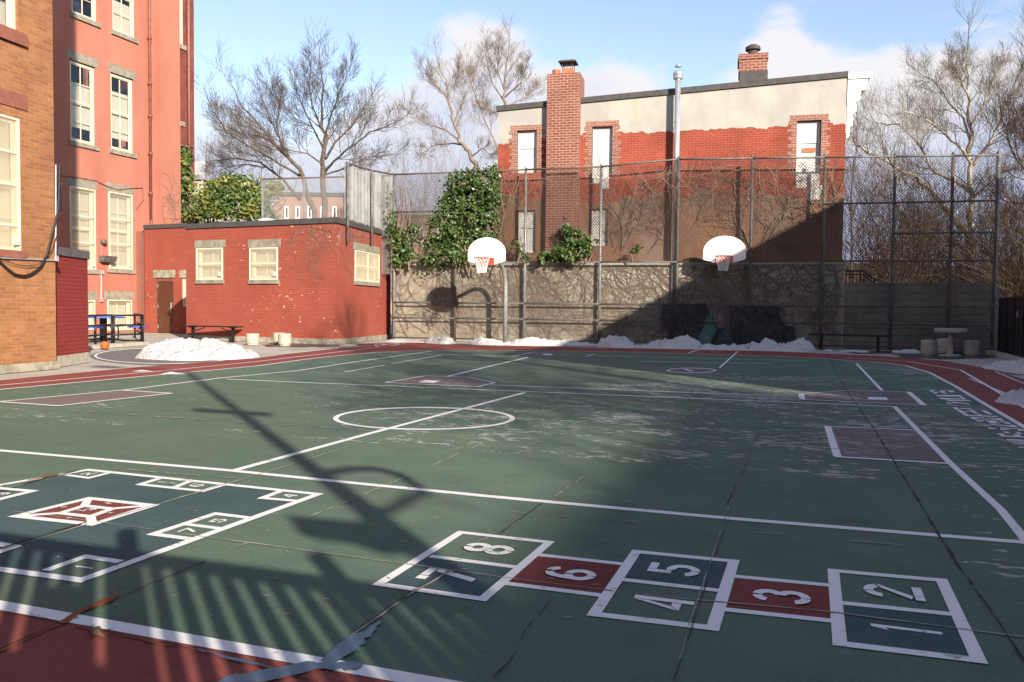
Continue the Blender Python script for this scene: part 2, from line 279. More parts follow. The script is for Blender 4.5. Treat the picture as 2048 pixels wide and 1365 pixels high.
# ------------------------------------------------------------------ mesh collector
ORG={}
class MB:
    def __init__(s): s.v=[]; s.f=[]
    def face(s,*p):
        i=len(s.v); s.v+= [tuple(q) for q in p]; s.f.append(tuple(range(i,i+len(p)))); return s
    def raw(s,vs,fs):
        i=len(s.v); s.v+=[tuple(q) for q in vs]; s.f+=[tuple(a+i for a in f) for f in fs]; return s
    def hexa(s,a,b):          # a: 4 pts (ring), b: 4 pts (opposite ring)
        return s.raw(list(a)+list(b),[(3,2,1,0),(4,5,6,7),(0,1,5,4),(1,2,6,5),(2,3,7,6),(3,0,4,7)])
    def box(s,c,sz,rz=0,bev=0):
        cx,cy,cz=c; x,y,z=(q/2 for q in sz); ca,sa=math.cos(rz),math.sin(rz)
        def P(a,b,d): return (cx+a*ca-b*sa,cy+a*sa+b*ca,cz+d)
        return s.hexa([P(-x,-y,-z),P(x,-y,-z),P(x,y,-z),P(-x,y,-z)],[P(-x,-y,z),P(x,-y,z),P(x,y,z),P(-x,y,z)])
    def prism(s,poly,z0,z1):
        n=len(poly); vs=[(p[0],p[1],z0) for p in poly]+[(p[0],p[1],z1) for p in poly]
        return s.raw(vs,[tuple(range(n-1,-1,-1)),tuple(range(n,2*n))]+[(i,(i+1)%n,(i+1)%n+n,i+n) for i in range(n)])
    def tube(s,path,rad,n=6,cap=True,closed=False):
        path=[Vector(p) for p in path]; m=len(path)
        if not hasattr(rad,'__len__'): rad=[rad]*m
        vs=[]; fs=[]; pu=None
        for i,p in enumerate(path):
            if closed: t=path[(i+1)%m]-path[i-1]
            else: t=path[min(i+1,m-1)]-path[max(i-1,0)]
            t=t.normalized() if t.length>1e-9 else Vector((0,0,1))
            if pu is None:
                pu=t.orthogonal().normalized()
            u=pu-t*pu.dot(t); u=u.normalized() if u.length>1e-6 else t.orthogonal().normalized(); pu=u; w=t.cross(u)
            for k in range(n):
                a=2*math.pi*k/n; vs.append(p+(u*math.cos(a)+w*math.sin(a))*rad[i])
        for i in range(m if closed else m-1):
            j=(i+1)%m
            for k in range(n): fs.append((i*n+k,i*n+(k+1)%n,j*n+(k+1)%n,j*n+k))
        if cap and not closed: fs+= [tuple(range(n-1,-1,-1)),tuple(range((m-1)*n,m*n))]
        return s.raw(vs,fs)
    def lathe(s,c,prof,n=24):
        vs=[];fs=[];m=len(prof)
        for (r,z) in prof:
            for k in range(n):
                a=2*math.pi*k/n; vs.append((c[0]+r*math.cos(a),c[1]+r*math.sin(a),c[2]+z))
        for i in range(m-1):
            for k in range(n): fs.append((i*n+k,i*n+(k+1)%n,(i+1)*n+(k+1)%n,(i+1)*n+k))
        fs+=[tuple(range(n-1,-1,-1)),tuple(range((m-1)*n,m*n))]
        return s.raw(vs,fs)
    def build(s,name,mat,parent=None,smooth=False,base=None,bevel=0):
        me=bpy.data.meshes.new(name)
        if parent is not None: o0=ORG[parent.name]
        elif base is not None: o0=Vector(base)
        else: o0=Vector((0,0,0))
        vs=[(a-o0.x,b-o0.y,c-o0.z) for a,b,c in s.v]
        me.from_pydata(vs,[],s.f); me.materials.append(mat)
        if len(s.f)<60000:
            uvl=me.uv_layers.new(name='UVMap').data
            for p in me.polygons:
                n=p.normal
                if abs(n.z)>.75: fn=lambda q:(q[0],q[1])
                else:
                    h=math.hypot(n.x,n.y) or 1; tx,ty=-n.y/h,n.x/h; fn=lambda q:(q[0]*tx+q[1]*ty,q[2])
                for li in p.loop_indices:
                    uvl[li].uv=fn(s.v[me.loops[li].vertex_index])
        if smooth:
            me.polygons.foreach_set('use_smooth',[True]*len(me.polygons))
        me.update()
        o=bpy.data.objects.new(name,me); COL.objects.link(o)
        if bevel:
            b=o.modifiers.new('bevel','BEVEL'); b.width=bevel; b.segments=2; b.limit_method='ANGLE'
        if parent is not None: o.parent=parent
        else: o.location=o0
        ORG[o.name]=o0
        return o
def tag(o,label,cat,group=None):
    o['label']=label; o['category']=cat
    if group: o['group']=group
    return o
def struct(o,kind='structure'): o['kind']=kind; return o
def thing(name,loc,label,cat,group=None):
    o=bpy.data.objects.new(name,None); o.location=loc; o.empty_display_size=.2; COL.objects.link(o); ORG[o.name]=Vector(loc); return tag(o,label,cat,group)
def children(o): return [c for c in bpy.data.objects if c.parent==o]
def copy_tree(o,parent=None):
    c=o.copy(); COL.objects.link(c)
    if parent: c.parent=parent
    for k in children(o): copy_tree(k,c)
    return c
class PL:                       # a vertical plane through two ground points, outward normal towards the camera
    def __init__(s,a,b,off=0):
        a=Vector((a[0],a[1],0)); b=Vector((b[0],b[1],0)); s.t=(b-a).normalized(); s.n=Vector((s.t.y,-s.t.x,0))
        if s.n.dot(CAM-a)<0: s.n=-s.n
        s.o=a+s.n*off
    def p(s,u,z,off=0): q=s.o+s.t*u+s.n*off; return Vector((q.x,q.y,z))
    def px(s,x,y):
        v=ray(x,y); k=(s.o-CAM).dot(s.n)/v.dot(s.n); q=CAM+v*k; return ((q-s.o).dot(s.t),q.z)
    def P(s,x,y,off=0): u,z=s.px(x,y); return s.p(u,z,off)
    def off(s,d):
        q=PL.__new__(PL); q.t=s.t; q.n=s.n; q.o=s.o+s.n*d; return q
    def rect(s,x0,yt,yb,x1):
        u0,zt=s.px(x0,yt); _,zb=s.px(x0,yb); u1,_=s.px(x1,(yt+yb)/2); return (u0,u1,zb,zt)
    def box(s,mb,r,o0,o1):
        u0,u1,z0,z1=r
        return mb.hexa([s.p(u0,z0,o0),s.p(u1,z0,o0),s.p(u1,z0,o1),s.p(u0,z0,o1)],[s.p(u0,z1,o0),s.p(u1,z1,o0),s.p(u1,z1,o1),s.p(u0,z1,o1)])
    def wall(s,mb,u0,u1,z0,z1,holes=(),depth=.18,off=0):
        us=sorted({u0,u1,*[h[0] for h in holes if u0<h[0]<u1],*[h[1] for h in holes if u0<h[1]<u1]}); zs=sorted({z0,z1,*[h[2] for h in holes if z0<h[2]<z1],*[h[3] for h in holes if z0<h[3]<z1]})
        for i in range(len(us)-1):
            for j in range(len(zs)-1):
                cu=(us[i]+us[i+1])/2; cz=(zs[j]+zs[j+1])/2
                if any(h[0]<cu<h[1] and h[2]<cz<h[3] for h in holes): continue
                mb.face(s.p(us[i],zs[j],off),s.p(us[i+1],zs[j],off),s.p(us[i+1],zs[j+1],off),s.p(us[i],zs[j+1],off))
        for (a,b,c,d) in holes:
            for (q,w) in (((a,c),(a,d)),((a,d),(b,d)),((b,d),(b,c)),((b,c),(a,c))):
                mb.face(s.p(*q,off),s.p(*w,off),s.p(*w,off-depth),s.p(*q,off-depth))
    def shell(s,mb,u0,u1,z0,z1,back,off=0):    # sides, back and top behind the front wall
        A=[s.p(u0,z0,off),s.p(u1,z0,off),s.p(u1,z0,-back),s.p(u0,z0,-back)]; B=[Vector((q.x,q.y,z1)) for q in A]
        mb.face(A[1],A[2],B[2],B[1]); mb.face(A[2],A[3],B[3],B[2]); mb.face(A[3],A[0],B[0],B[3]); mb.face(*B)
def diamond(mb,P,u0,u1,z0,z1,pitch,r,off=0,slope=1.0,gap=None):
    """chain link: two families of straight wires clipped to a rectangle, woven with a small offset"""
    for sgn,oo in ((1,off),(-1,off+2*r)):
        L=(u1-u0)+(z1-z0)/slope; n=int(L/pitch)
        for i in range(n+1):
            c=u0-(z1-z0)/slope+i*pitch if sgn>0 else u0+i*pitch
            a=(c,z0); b=(c+sgn*(z1-z0)/slope,z1)
            def at(u): return (u,a[1]+(u-a[0])/(b[0]-a[0])*(z1-z0))
            lo,hi=(a,b) if a[0]<b[0] else (b,a)
            if hi[0]<=u0 or lo[0]>=u1: continue
            if lo[0]<u0: lo=at(u0)
            if hi[0]>u1: hi=at(u1)
            mb.tube([P.p(lo[0],lo[1],oo),P.p(hi[0],hi[1],oo)],r,3,cap=False)
def gridwire(mb,P,r,nu,nz,rad,off):
    u0,u1,z0,z1=r
    for i in range(1,nu): u=u0+(u1-u0)*i/nu; mb.tube([P.p(u,z0,off),P.p(u,z1,off)],rad,3,cap=False)
    for j in range(1,nz): z=z0+(z1-z0)*j/nz; mb.tube([P.p(u0,z,off+rad*1.5),P.p(u1,z,off+rad*1.5)],rad,3,cap=False)
def frame(mb,P,r,w,o0,o1):
    u0,u1,z0,z1=r
    for q in ((u0,u0+w,z0,z1),(u1-w,u1,z0,z1),(u0+w,u1-w,z0,z0+w),(u0+w,u1-w,z1-w,z1)): P.box(mb,q,o0,o1)
def window(P,r,root,w=.06,depth=.16,muntin=True,blind=(0,1),guard=None,pitch=.045,bars=(),ro=0):
    """sash window in an opening: frame with meeting rail and glazing bars > pane, blind, guard"""
    u0,u1,z0,z1=r; zm=(z0+z1)/2; um=(u0+u1)/2
    m=MB(); frame(m,P,(u0+.003,u1-.003,z0+.003,z1-.003),w,ro-depth+.002,ro-depth+.09)
    P.box(m,(u0+w,u1-w,zm-.03,zm+.03),ro-depth+.002,ro-depth+.075)
    frame(m,P,(u0+w,u1-w,z0+w,zm-.03),.035,ro-depth+.012,ro-depth+.05); frame(m,P,(u0+w,u1-w,zm+.03,z1-w),.035,ro-depth+.024,ro-depth+.066)
    if muntin:
        for (a,b) in ((z0+w+.035,zm-.065),(zm+.065,z1-w-.035)):
            P.box(m,(um-.012,um+.012,a,b),ro-depth+.016,ro-depth+.045)
            if (z1-z0)>1.7: P.box(m,(u0+w+.035,um-.014,(a+b)/2-.011,(a+b)/2+.011),ro-depth+.016,ro-depth+.045); P.box(m,(um+.014,u1-w-.035,(a+b)/2-.011,(a+b)/2+.011),ro-depth+.016,ro-depth+.045)
    f=m.build('window',M['cream'],root)
    m=MB(); P.box(m,(u0+w,u1-w,z0+w,z1-w),ro-depth+.018,ro-depth+.023); m.build('pane',M['glass'],f)
    if blind:
        m=MB(); zb=z0+w+(z1-z0-2*w)*blind[0]; zt=z0+w+(z1-z0-2*w)*blind[1]
        n=max(2,int((zt-zb)/.05))
        for i in range(n):
            a=zb+(zt-zb)*i/n; b=zb+(zt-zb)*(i+1)/n
            m.face(P.p(u0+w,a,ro-depth-.045),P.p(u1-w,a,ro-depth-.045),P.p(u1-w,b,ro-depth-.03),P.p(u0+w,b,ro-depth-.03))
        m.build('blind',M['blind'],f)
    m=MB(); P.box(m,(u0-.05,u1+.05,z0-.05,z1+.05),ro-depth-.9,ro-depth-.7); m.build('room_back',M['dark'],f)
    if guard is not None:
        m=MB(); g=(u0+.005,u1-.005,z0+.005,z1-.005); frame(m,P,g,.04,guard,guard+.035)
        diamond(m,P,u0+.04,u1-.04,z0+.04,z1-.04,pitch,.0042,guard+.014,slope=1.0)
        for (kind,t) in bars:
            if kind=='h': z=z0+(z1-z0)*t; P.box(m,(u0+.045,u1-.045,z-.018,z+.018),guard+.004,guard+.03)
            else: u=u0+(u1-u0)*t; P.box(m,(u-.018,u+.018,z0+.045,z1-.045),guard+.001,guard+.038)
        P.box(m,(u1-.16,u1-.045,z0+.12,z0+.24),guard+.036,guard+.06)
        m.build('security_guard',M['cream2'],f)
    return f
# ================================================================== GROUND AND PAINT
def pts(l,z=0): return [G(a,b,z) for a,b in l]
m=MB(); m.face((-260,-60,-.012),(260,-60,-.012),(260,320,-.012),(-260,320,-.012)); struct(m.build('ground',M['ground']))
ZS=.25
def sheet(name,mat,polys,z):
    m=MB()
    for p in polys:
        q=[G(a,b,0) for a,b in p]
        area=sum(q[i].x*q[(i+1)%len(q)].y-q[(i+1)%len(q)].x*q[i].y for i in range(len(q)))
        if area<0: q.reverse()
        m.face(*[(v.x,v.y,z*ZS) for v in q])
    return struct(m.build(name,mat))
def strip(m,path,w,z,wob=0,gaps=0,px=True,seg=None):
    P=[G(a,b,0) for a,b in path] if px else [Vector(p) for p in path]
    if seg:
        Q=[]
        for a,b in zip(P,P[1:]):
            k=max(1,int((b-a).length/seg))
            for i in range(k): Q.append(a.lerp(b,i/k))
        Q.append(P[-1]); P=Q
    L=[];Rr=[]; cl=(P[0]-P[-1]).length<1e-5 and len(P)>3; nP=len(P)-1
    for i,p in enumerate(P):
        pa=P[(i-1)%nP] if cl else P[max(i-1,0)]; pb=P[(i+1)%nP] if cl else P[min(i+1,len(P)-1)]
        t=((pb-p).normalized() if (pb-p).length>1e-6 else Vector())+((p-pa).normalized() if (p-pa).length>1e-6 else Vector()); t.z=0; t.normalize(); n=Vector((-t.y,t.x,0))
        if cl or 0<i<len(P)-1:
            a=(p-pa).normalized(); b=(pb-p).normalized(); k=1/max(.5,math.sqrt(max(.1,(1+a.dot(b))/2)))
        else: k=1
        ww=w*k/2*(1+wob*random.uniform(-1,1)); q=p+n*wob*w*.5*random.uniform(-1,1)
        L.append(q+n*ww); Rr.append(q-n*ww)
    for i in range(len(P)-1):
        if gaps and random.random()<gaps: continue
        m.face(*[(q.x,q.y,z*ZS) for q in (Rr[i],Rr[i+1],L[i+1],L[i])])
# inner edge of the track (court side), clockwise from the near left
inner=[(-700,845),(0,780),(250,757),(512,733),(600,721),(640,716),(700,710),(754,705.6),(863,701),(1024,701.5),(1240,704.2),(1300,706),(1430,709.5),(1556,713),(1640,717),(1687,721),(1756,725),(1811,732),(1859,746),(1910,773),(1968,808),(2048,855),(2200,947),(2500,1140)]
near=[(2700,1695),(870,1365),(435,1286.5),(0,1208),(-700,1081)]
sheet('court',M['green'],[inner+near],.0)
outer=[(2700,1010),(2048,758.5),(1968,736),(1884,721.5),(1756,712),(1556,703.5),(1300,698),(1078,694),(930,691.5),(890,690),(839,685.5),(747,688),(600,705.6),(512,716.5),(278,734.5),(0,761),(-700,822)]
m=[(a,b) for a,b in inner]; 
sheet('running_track',M['red'],[outer+m, near[::-1]+[(2700,3600),(2000,5200),(700,5200),(-300,3500),(-900,2000)]],.004)
sheet('court_panel',M['mauve'],[
 [(1651,854),(1839,862),(1903,929),(1670,915)],[(1600,789),(1698,781.5),(1817,785),(1848,812),(1603,800.5)],
 [(771,766),(849.5,752.5),(937,755.5),(990,766.5),(955,774.7)],[(1024,713.5),(1065,705.8),(1189.5,709.3),(1171,713.8),(1130,716)],
 [(0,804.7),(243,781.5),(342,788),(116,813)],[(1383+49*math.cos(a*math.pi/16),741.7+5*math.sin(a*math.pi/16)) for a in range(32)]],.005)
wl=MB(); zl=.012
for path,w in [([(-300,876),(0,902),(460,942),(735,970),(1000,996),(1460,1038),(2048,1086),(2500,1121)],.062),
 ([(-700,1085),(0,1212),(435,1290.5),(870,1368),(2700,1700)],.07),
 ([(465,943),(750,865),(1050,786)],.062),
 ([(454,759),(600,765.4),(1300,794),(1789,814)],.05),([(979,770.6),(1300,783),(1600,794)],.05),
 ([(1789,814),(1903,930),(2001,1020),(2055,1086)],.05),([(1713,728),(1764,782)],.05),
 ([(894,754),(980,733),(1056,715.5)],.06),([(243,781.5),(440,757),(600,741.5),(700,726),(863,703)],.055),
 ([(754,705.6),(996,713),(1024,713.5)],.05),([(1189,712),(1300,714.7),(1614,722)],.05),([(1280,723.5),(1541,728)],.05),([(870,703),(1065,706)],.04),
 ([(689,745),(770,731)],.04),([(784.5,728),(884,711)],.04),
 ([(1377,707),(1399,699)],.05),([(1439,736.6),(1475,703.7)],.04),
 (inner[:-1],.06),
 ([(-700,832),(0,771.5),(342,741),(513,724),(700,702),(760,695)],.05),([(560,709),(680,697),(800,687)],.05),
 ([(1687,716),(1811,723),(1921,741),(2048,815),(2300,985)],.05),([(1939,758),(2048,803)],.03),([(1990,744),(2048,768)],.03),
 ([(1651,854),(1839,862)],.04),([(1903,929),(1670,915)],.05),([(1655,854),(1675,915)],.06),
 ([(1600,789.5),(1698,781.5),(1817,785)],.03),([(1817,785),(1848,812)],.07),([(1848,811.5),(1603,800)],.035),([(1602,789),(1605,800)],.07),
 ([(771,766),(849.5,752.8),(937,755.5),(990,766.5),(955,774.5),(771,766.3)],.045),
 ([(1024,713.5),(1065,705.8),(1189.5,709.3)],.04),([(1171,713.8),(1189.5,709.3)],.05),
 ([(0,804.7),(243,781.5),(342,788),(116,813),(0,805)],.05)]:
    strip(wl,path,w,zl); zl+=.0004
def ell(m,cx,cy,rx0,ry0,rx1,ry1,z,n=64):
    for i in range(n):
        a,b=2*math.pi*i/n,2*math.pi*(i+1)/n
        q=[G(cx+rx*math.cos(t),cy+ry*math.sin(t)) for (rx,ry,t) in ((rx0,ry0,a),(rx0,ry0,b),(rx1,ry1,b),(rx1,ry1,a))]
        q=[(v.x,v.y,z*ZS) for v in q]; m.face(*q[::-1])
ell(wl,848,838,182,23,171.5,20.6,.0165); ell(wl,1383,741.7,49.5,5.3,46,4.3,.0165)
for p in ([(1735,795),(1772,795.6),(1778,801.3),(1737,800)],[(836,765.5),(851,761),(881,762.6),(867,767)],[(1082,710.2),(1090,708.2),(1108,709),(1100,711)],[(263,744),(283.6,740.6),(308,744)],[(319.5,749.4),(342,744),(378,749.6)],[(1366,739),(1372,738.6),(1388,743.6),(1382,744)]):
    q=[G(a,b) for a,b in p]; wl.face(*[(v.x,v.y,.0168*ZS) for v in q][::-1])
for i in range(26):
    x=random.uniform(745,808); y=692.5-(x-745)*.055+random.uniform(-2,2); strip(wl,[(x,y),(x+random.uniform(4,12),y-random.uniform(-.5,1.6))],.03,.0169+i*.00002)
struct(wl.build('court_line',M['white']))
# ---- the numbered corner board (left)
sheet('board_ground',M['bluec'],[[(-367,1067),(176,940.5),(636.6,989.4),(162,1163)]],.006)
C2=lambda x,y:(x/2.926,920+y/2.926)
sheet('board_square',M['green'],[[C2(*p) for p in q] for q in ([(515,60),(640,80),(520,112),(390,93)],[(935,112),(1310,148),(1185,188),(820,148)],[(1650,185),(1862,203),(1735,245),(1535,228)],[(1262,320),(1462,345),(1110,470),(895,440)],[(500,572),(705,603),(475,712),(265,655)],[(-60,195),(190,188),(-40,250)])],.008)
sheet('board_centre',M['redcell'],[[C2(*p) for p in [(520,228),(900,272),(540,385),(85,335)]]],.009)
bl=MB(); z=.018
for q,w in [([(-1600,430),(515,62),(1862,205),(475,710),(-1600,430)],.05),([(640,80),(520,110),(390,93)],.04),([(935,112),(820,148),(1185,187),(1310,150)],.045),([(1110,130),(1012,168)],.045),([(1650,185),(1535,228),(1735,245)],.045),
          ([(1462,345),(1262,320),(895,440),(1110,468)],.045),([(1285,407),(1095,383)],.04),([(705,603),(500,572),(265,655)],.045),([(-60,166),(190,188),(-40,245)],.05),([(-60,488),(85,515),(-40,556)],.05),
          ([(520,230),(895,272),(540,383),(90,335),(520,230)],.05),([(495,274),(655,292),(530,338),(352,318),(495,274)],.045),([(520,230),(495,274)],.045),([(880,272),(655,292)],.045),([(540,380),(530,338)],.045),([(110,335),(352,318)],.045)]:
    strip(bl,[C2(*p) for p in q],w,z); z+=.0004
struct(bl.build('board_line',M['white']))
# ---- hopscotch
H=dict(a=(920.5,1063),b=(1106.7,1083.7),c=(968,1205),d=(744.5,1172.6))
cells={'78':[(920.5,1063),(1106.7,1083.7),(968,1205),(744.5,1172.6)],'6':[(1076,1111),(1248.5,1130),(1206,1193),(1004,1167.5)],'45':[(1269,1100.8),(1474.5,1121),(1433.5,1265),(1176,1234)],'3':[(1466,1154),(1662.5,1172.6),(1667.6,1244),(1447,1220.5)],'12':[(1659.7,1138.5),(1888,1159),(1971.8,1331),(1670,1294)]}
sheet('hopscotch_red_square',M['redcell'],[cells['6'],cells['3']],.006)
sheet('hopscotch_blue_square',M['bluec'],[[(860.6,1113.8),(1033,1136),(968,1205),(744.5,1172.6)],[(1269,1100.8),(1474.5,1121),(1440,1183),(1243,1160.6)],[(1684.7,1207.8),(1907,1230.7),(1971.8,1331),(1670,1294)]],.005)
hl=MB(); z=.0125
for q,w in [([*cells['78'],cells['78'][0]],.042),([(860.6,1113.8),(1033,1136)],.04),([(1076,1111),(1248.5,1130)],.04),([(1004,1167.5),(1206,1193)],.04),
          ([*cells['45'],cells['45'][0]],.046),([(1243,1160.6),(1440,1183)],.04),([(1466,1154),(1662.5,1172.6)],.04),([(1447,1220.5),(1667.6,1244)],.04),([*cells['12'],cells['12'][0]],.046),([(1684.7,1207.8),(1907,1230.7)],.04)]:
    if len(q)==5:        # inset so the line's outer edge sits on the measured corner
        c=G(sum(p[0] for p in q[:4])/4,sum(p[1] for p in q[:4])/4); W3=[G(*p) for p in q]; W3=[p+(c-p).normalized()*w*.68 for p in W3]
        strip(hl,[*W3[:4],W3[0]],w,z,px=False); 
    else: strip(hl,q,w,z)
    z+=.0002
struct(hl.build('hopscotch_line',M['white']))
# ---- stencilled figures; each in a 1 x 1.6 box, x right, y up, gaps where the stencil bridges are
def arc(cx,cy,rx,ry,a0,a1,w,n=10):
    o=[];i=[]
    for k in range(n+1):
        a=R(a0+(a1-a0)*k/n); o.append((cx+rx*math.cos(a),cy+ry*math.sin(a))); i.append((cx+(rx-w)*math.cos(a),cy+(ry-w)*math.sin(a)))
    return [(o[k],o[k+1],i[k+1],i[k]) for k in range(n)]
def q4(*p): return [tuple(p)]
w=.27
DIG={
 '1':q4((.4,0),(.68,0),(.68,1.6),(.4,1.6))+q4((.12,1.2),(.39,1.28),(.39,1.6),(.3,1.45)),
 '2':arc(.5,1.1,.5,.5,18,100,w)+arc(.5,1.1,.5,.5,108,178,w)+q4((.98,1.22),(.70,1.12),(.03,.36),(.28,.30))+q4((0,.26),(.28,.26),(.28,0),(0,0))+q4((.3,.26),(1,.26),(1,0),(.3,0)),
 '3':arc(.5,1.14,.48,.46,-70,84,w)+arc(.5,1.14,.48,.46,98,170,w)+arc(.5,.48,.5,.48,-84,80,w)+arc(.5,.48,.5,.48,-172,-98,w),
 '4':q4((.58,0),(.84,0),(.84,1.6),(.58,1.6))+q4((.54,.32),(.54,.56),(.3,.56),(0,.32))+q4((0,.36),(.28,.58),(.54,1.2),(.54,1.6)),
 '5':q4((.1,.86),(.36,.86),(.36,1.6),(.1,1.6))+q4((.39,1.34),(.95,1.34),(.95,1.6),(.39,1.6))+arc(.48,.52,.52,.52,-84,104,w)+arc(.48,.52,.52,.52,-165,-98,w),
 '6':arc(.5,.5,.5,.5,-84,84,w)+arc(.5,.5,.5,.5,98,262,w)+q4((.0,.55),(.27,.6),(.32,1.1),(.06,1.12))+arc(.54,1.1,.48,.5,98,178,w)+arc(.54,1.1,.46,.5,20,84,w),
 '7':q4((0,1.3),(.28,1.3),(.28,1.6),(0,1.6))+q4((.32,1.34),(1,1.34),(1,1.6),(.32,1.6))+q4((.72,1.3),(1,1.3),(.52,0),(.24,0)),
 '8':arc(.5,.46,.5,.46,-82,82,w)+arc(.5,.46,.5,.46,98,262,w)+arc(.5,1.16,.46,.44,-82,82,w)+arc(.5,1.16,.46,.44,98,262,w),
 '9':arc(.5,1.1,.5,.5,-84,84,w)+arc(.5,1.1,.5,.5,98,262,w)+q4((1.0,1.05),(.73,1.0),(.68,.5),(.94,.48))+arc(.46,.5,.48,.5,-82,-2,w)+arc(.46,.5,.46,.5,-165,-98,w)}
def stencil(m,ch,px,py,h,wd,z,up=(-1,0),right=(0,1)):
    c=G(px,py)
    for q in DIG[ch]:
        P=[]; z+=.0005
        for (x,y) in q:
            a=(x-.5)*wd; b=(y/1.6-.5)*h
            P.append((c.x+right[0]*a+up[0]*b,c.y+right[1]*a+up[1]*b,z*ZS))
        ar=sum(P[i][0]*P[(i+1)%4][1]-P[(i+1)%4][0]*P[i][1] for i in range(4))
        m.face(*(P if ar>0 else P[::-1]))
m=MB()
for ch,x,y,h,wd in (('8',977.5,1100,.235,.15),('7',898,1153.5,.235,.15),('6',1141,1150,.215,.145),('5',1349,1141,.215,.15),('4',1326,1207,.225,.14),('3',1563,1196,.215,.15),('2',1786,1186,.215,.16),('1',1812,1261,.225,.085)):
    stencil(m,ch,x,y,h,wd,.0145)
struct(m.build('hopscotch_number',M['white']))
m=MB()
for ch,x,y,h,wd in (('2',516,88,.075,.085),('1',958,136,.09,.035),('1',995,139,.09,.035),('6',1150,156,.085,.08),('4',1693,215,.085,.075),('5',1277,363,.08,.075),('7',1105,420,.08,.075),('1',492,636,.09,.035),('1',475,302,.06,.03),('3',530,298,.06,.055),('3',8,207,.085,.075),('6',372,282,.03,.03),('8',632,262,.03,.03),('2',645,317,.03,.03),('4',400,345,.03,.03)):
    stencil(m,ch,*C2(x,y),h,wd,.0205)
struct(m.build('board_number',M['white']))
# ---- stencilled words along the bend: every stroke laid where it lies
A1=lambda x,y:(1840+x/20.48,770+y/20.48); A2=lambda x,y:(1900+x/13.65,800+y/13.65)
m=MB()
S1=[[(380,225),(610,225),(570,290),(430,290)],[(500,335),(690,285),(750,330),(640,375)],[(760,300),(820,250),(1050,245),(990,315)],[(800,330),(1040,325),(1140,375),(1010,375)],[(1110,245),(1360,255),(1440,320),(1230,320)],
 [(640,430),(1640,430),(1760,510),(1600,500),(1200,490),(680,475)],[(1620,520),(1800,535),(1900,610),(1710,610)],[(790,550),(1100,550),(1640,575),(1640,610),(840,595)],[(930,612),(1300,625),(2080,645),(2080,680),(1310,672),(1300,692),(1150,660)],[(1060,735),(1300,755),(1290,785),(1110,780)],[(1310,715),(1550,725),(2040,790),(2040,820),(1600,770),(1310,755)],[(1310,935),(1520,940),(1630,1025),(1450,1030)],[(1640,960),(2100,975),(2100,1003),(1690,1000)]]
S2=[[(170,285),(290,290),(520,430),(430,440)],[(290,318),(520,325),(500,338),(310,336)],[(490,290),(610,290),(780,380),(700,385),(600,350)],[(830,300),(960,298),(1170,405),(1050,405),(970,360)],[(430,420),(900,440),(1310,455),(1300,478),(900,465),(440,445)],[(730,405),(860,415),(880,440),(760,440)],
 [(550,485),(950,495),(970,512),(740,512),(730,535),(1040,545),(1040,562),(620,540)],[(1005,500),(1400,520),(1500,575),(1100,570),(1100,550),(1310,550),(1290,530),(1020,520)],[(690,570),(910,578),(920,600),(740,605)],[(960,575),(1290,590),(1260,630),(1080,630)],[(1350,595),(1580,612),(1680,668),(1440,660),(1560,640),(1370,615)],[(1070,625),(1360,640),(1360,658),(1110,645)],[(900,695),(1050,700),(1150,720),(930,718)],[(1040,672),(1600,712),(1640,690),(1760,700),(1880,765),(1700,748),(1200,700)],[(1000,755),(1200,785),(1300,812),(1080,808)],[(1360,768),(1800,785),(2030,830),(2030,858),(1850,850),(1840,800),(1380,795)],[(1370,805),(1600,815),(1620,832),(1380,832)],
 [(1445,880),(1570,880),(1650,925),(1520,920)],[(1765,895),(1900,900),(2010,945),(1860,945)],[(1710,955),(1870,955),(1950,1000),(1800,1000)],[(1285,930),(1440,930),(1530,990),(2100,1010),(2100,1040),(1400,1010)],
 [(1530,1085),(2150,1110),(2150,1135),(1580,1120)],[(1620,1145),(2150,1165),(2150,1188),(1680,1170)],[(1700,1195),(2150,1220),(2150,1242),(1750,1215)],[(1850,1295),(2150,1300),(2150,1325),(1890,1320)]]
zz=.0146
for A,SS in ((A1,S1),(A2,S2)):
    for q in SS:
        P=[G(*A(*p)) for p in q]; ar=sum(P[i].x*P[(i+1)%len(P)].y-P[(i+1)%len(P)].x*P[i].y for i in range(len(P)))
        if ar<0: P.reverse()
        m.face(*[(p.x,p.y,zz*ZS) for p in P]); zz+=.00003
struct(m.build('track_lettering',M['white']))
# ---- joints, cracks, stains, puddles
m=MB()
strip(m,[(0,1103),(148,1058),(297,1016),(448,970.5),(519.6,950),(700,893.6),(805,864.6),(1061,787.7),(1236,726)],0.0110,.0225,.6,.04,seg=.12)
strip(m,[(-100,1007),(0,1021),(205,1046.5),(369,1070),(700,1115.5),(813,1130),(1014,1158),(1226,1184.5),(1348,1198),(1666,1227),(1997,1270),(2200,1296)],0.0080,.0226,.6,.03,seg=.1)
strip(m,[(444,1108),(700,1002),(791,964),(969,887)],0.0110,.0227,.8,.45,seg=.09)
strip(m,[(930,1092),(997,1072),(1086,1010),(1240,905)],0.0070,.0228,.8,.55,seg=.07)
strip(m,[(700,1276),(830,1185),(919,1134)],0.0100,.0229,.9,.3,seg=.06)
strip(m,[(1352,1350),(1378,1253),(1449,1040),(1497,905)],.004,.0230,.9,.3,seg=.09)
strip(m,[(0,813),(205,827),(383,839),(700,859),(771,866)],0.0200,.0231,.8,.42,seg=.1)
strip(m,[(226,938),(330,948),(470,958)],0.0150,.0232,.8,.5,seg=.06); strip(m,[(1000,1024),(1392,1056),(1600,1075),(1878,1099)],0.0070,.0233,.9,.72,seg=.07)
strip(m,[(770,715),(1000,727),(1250,738)],0.0150,.0234,.6,.3,seg=.3)
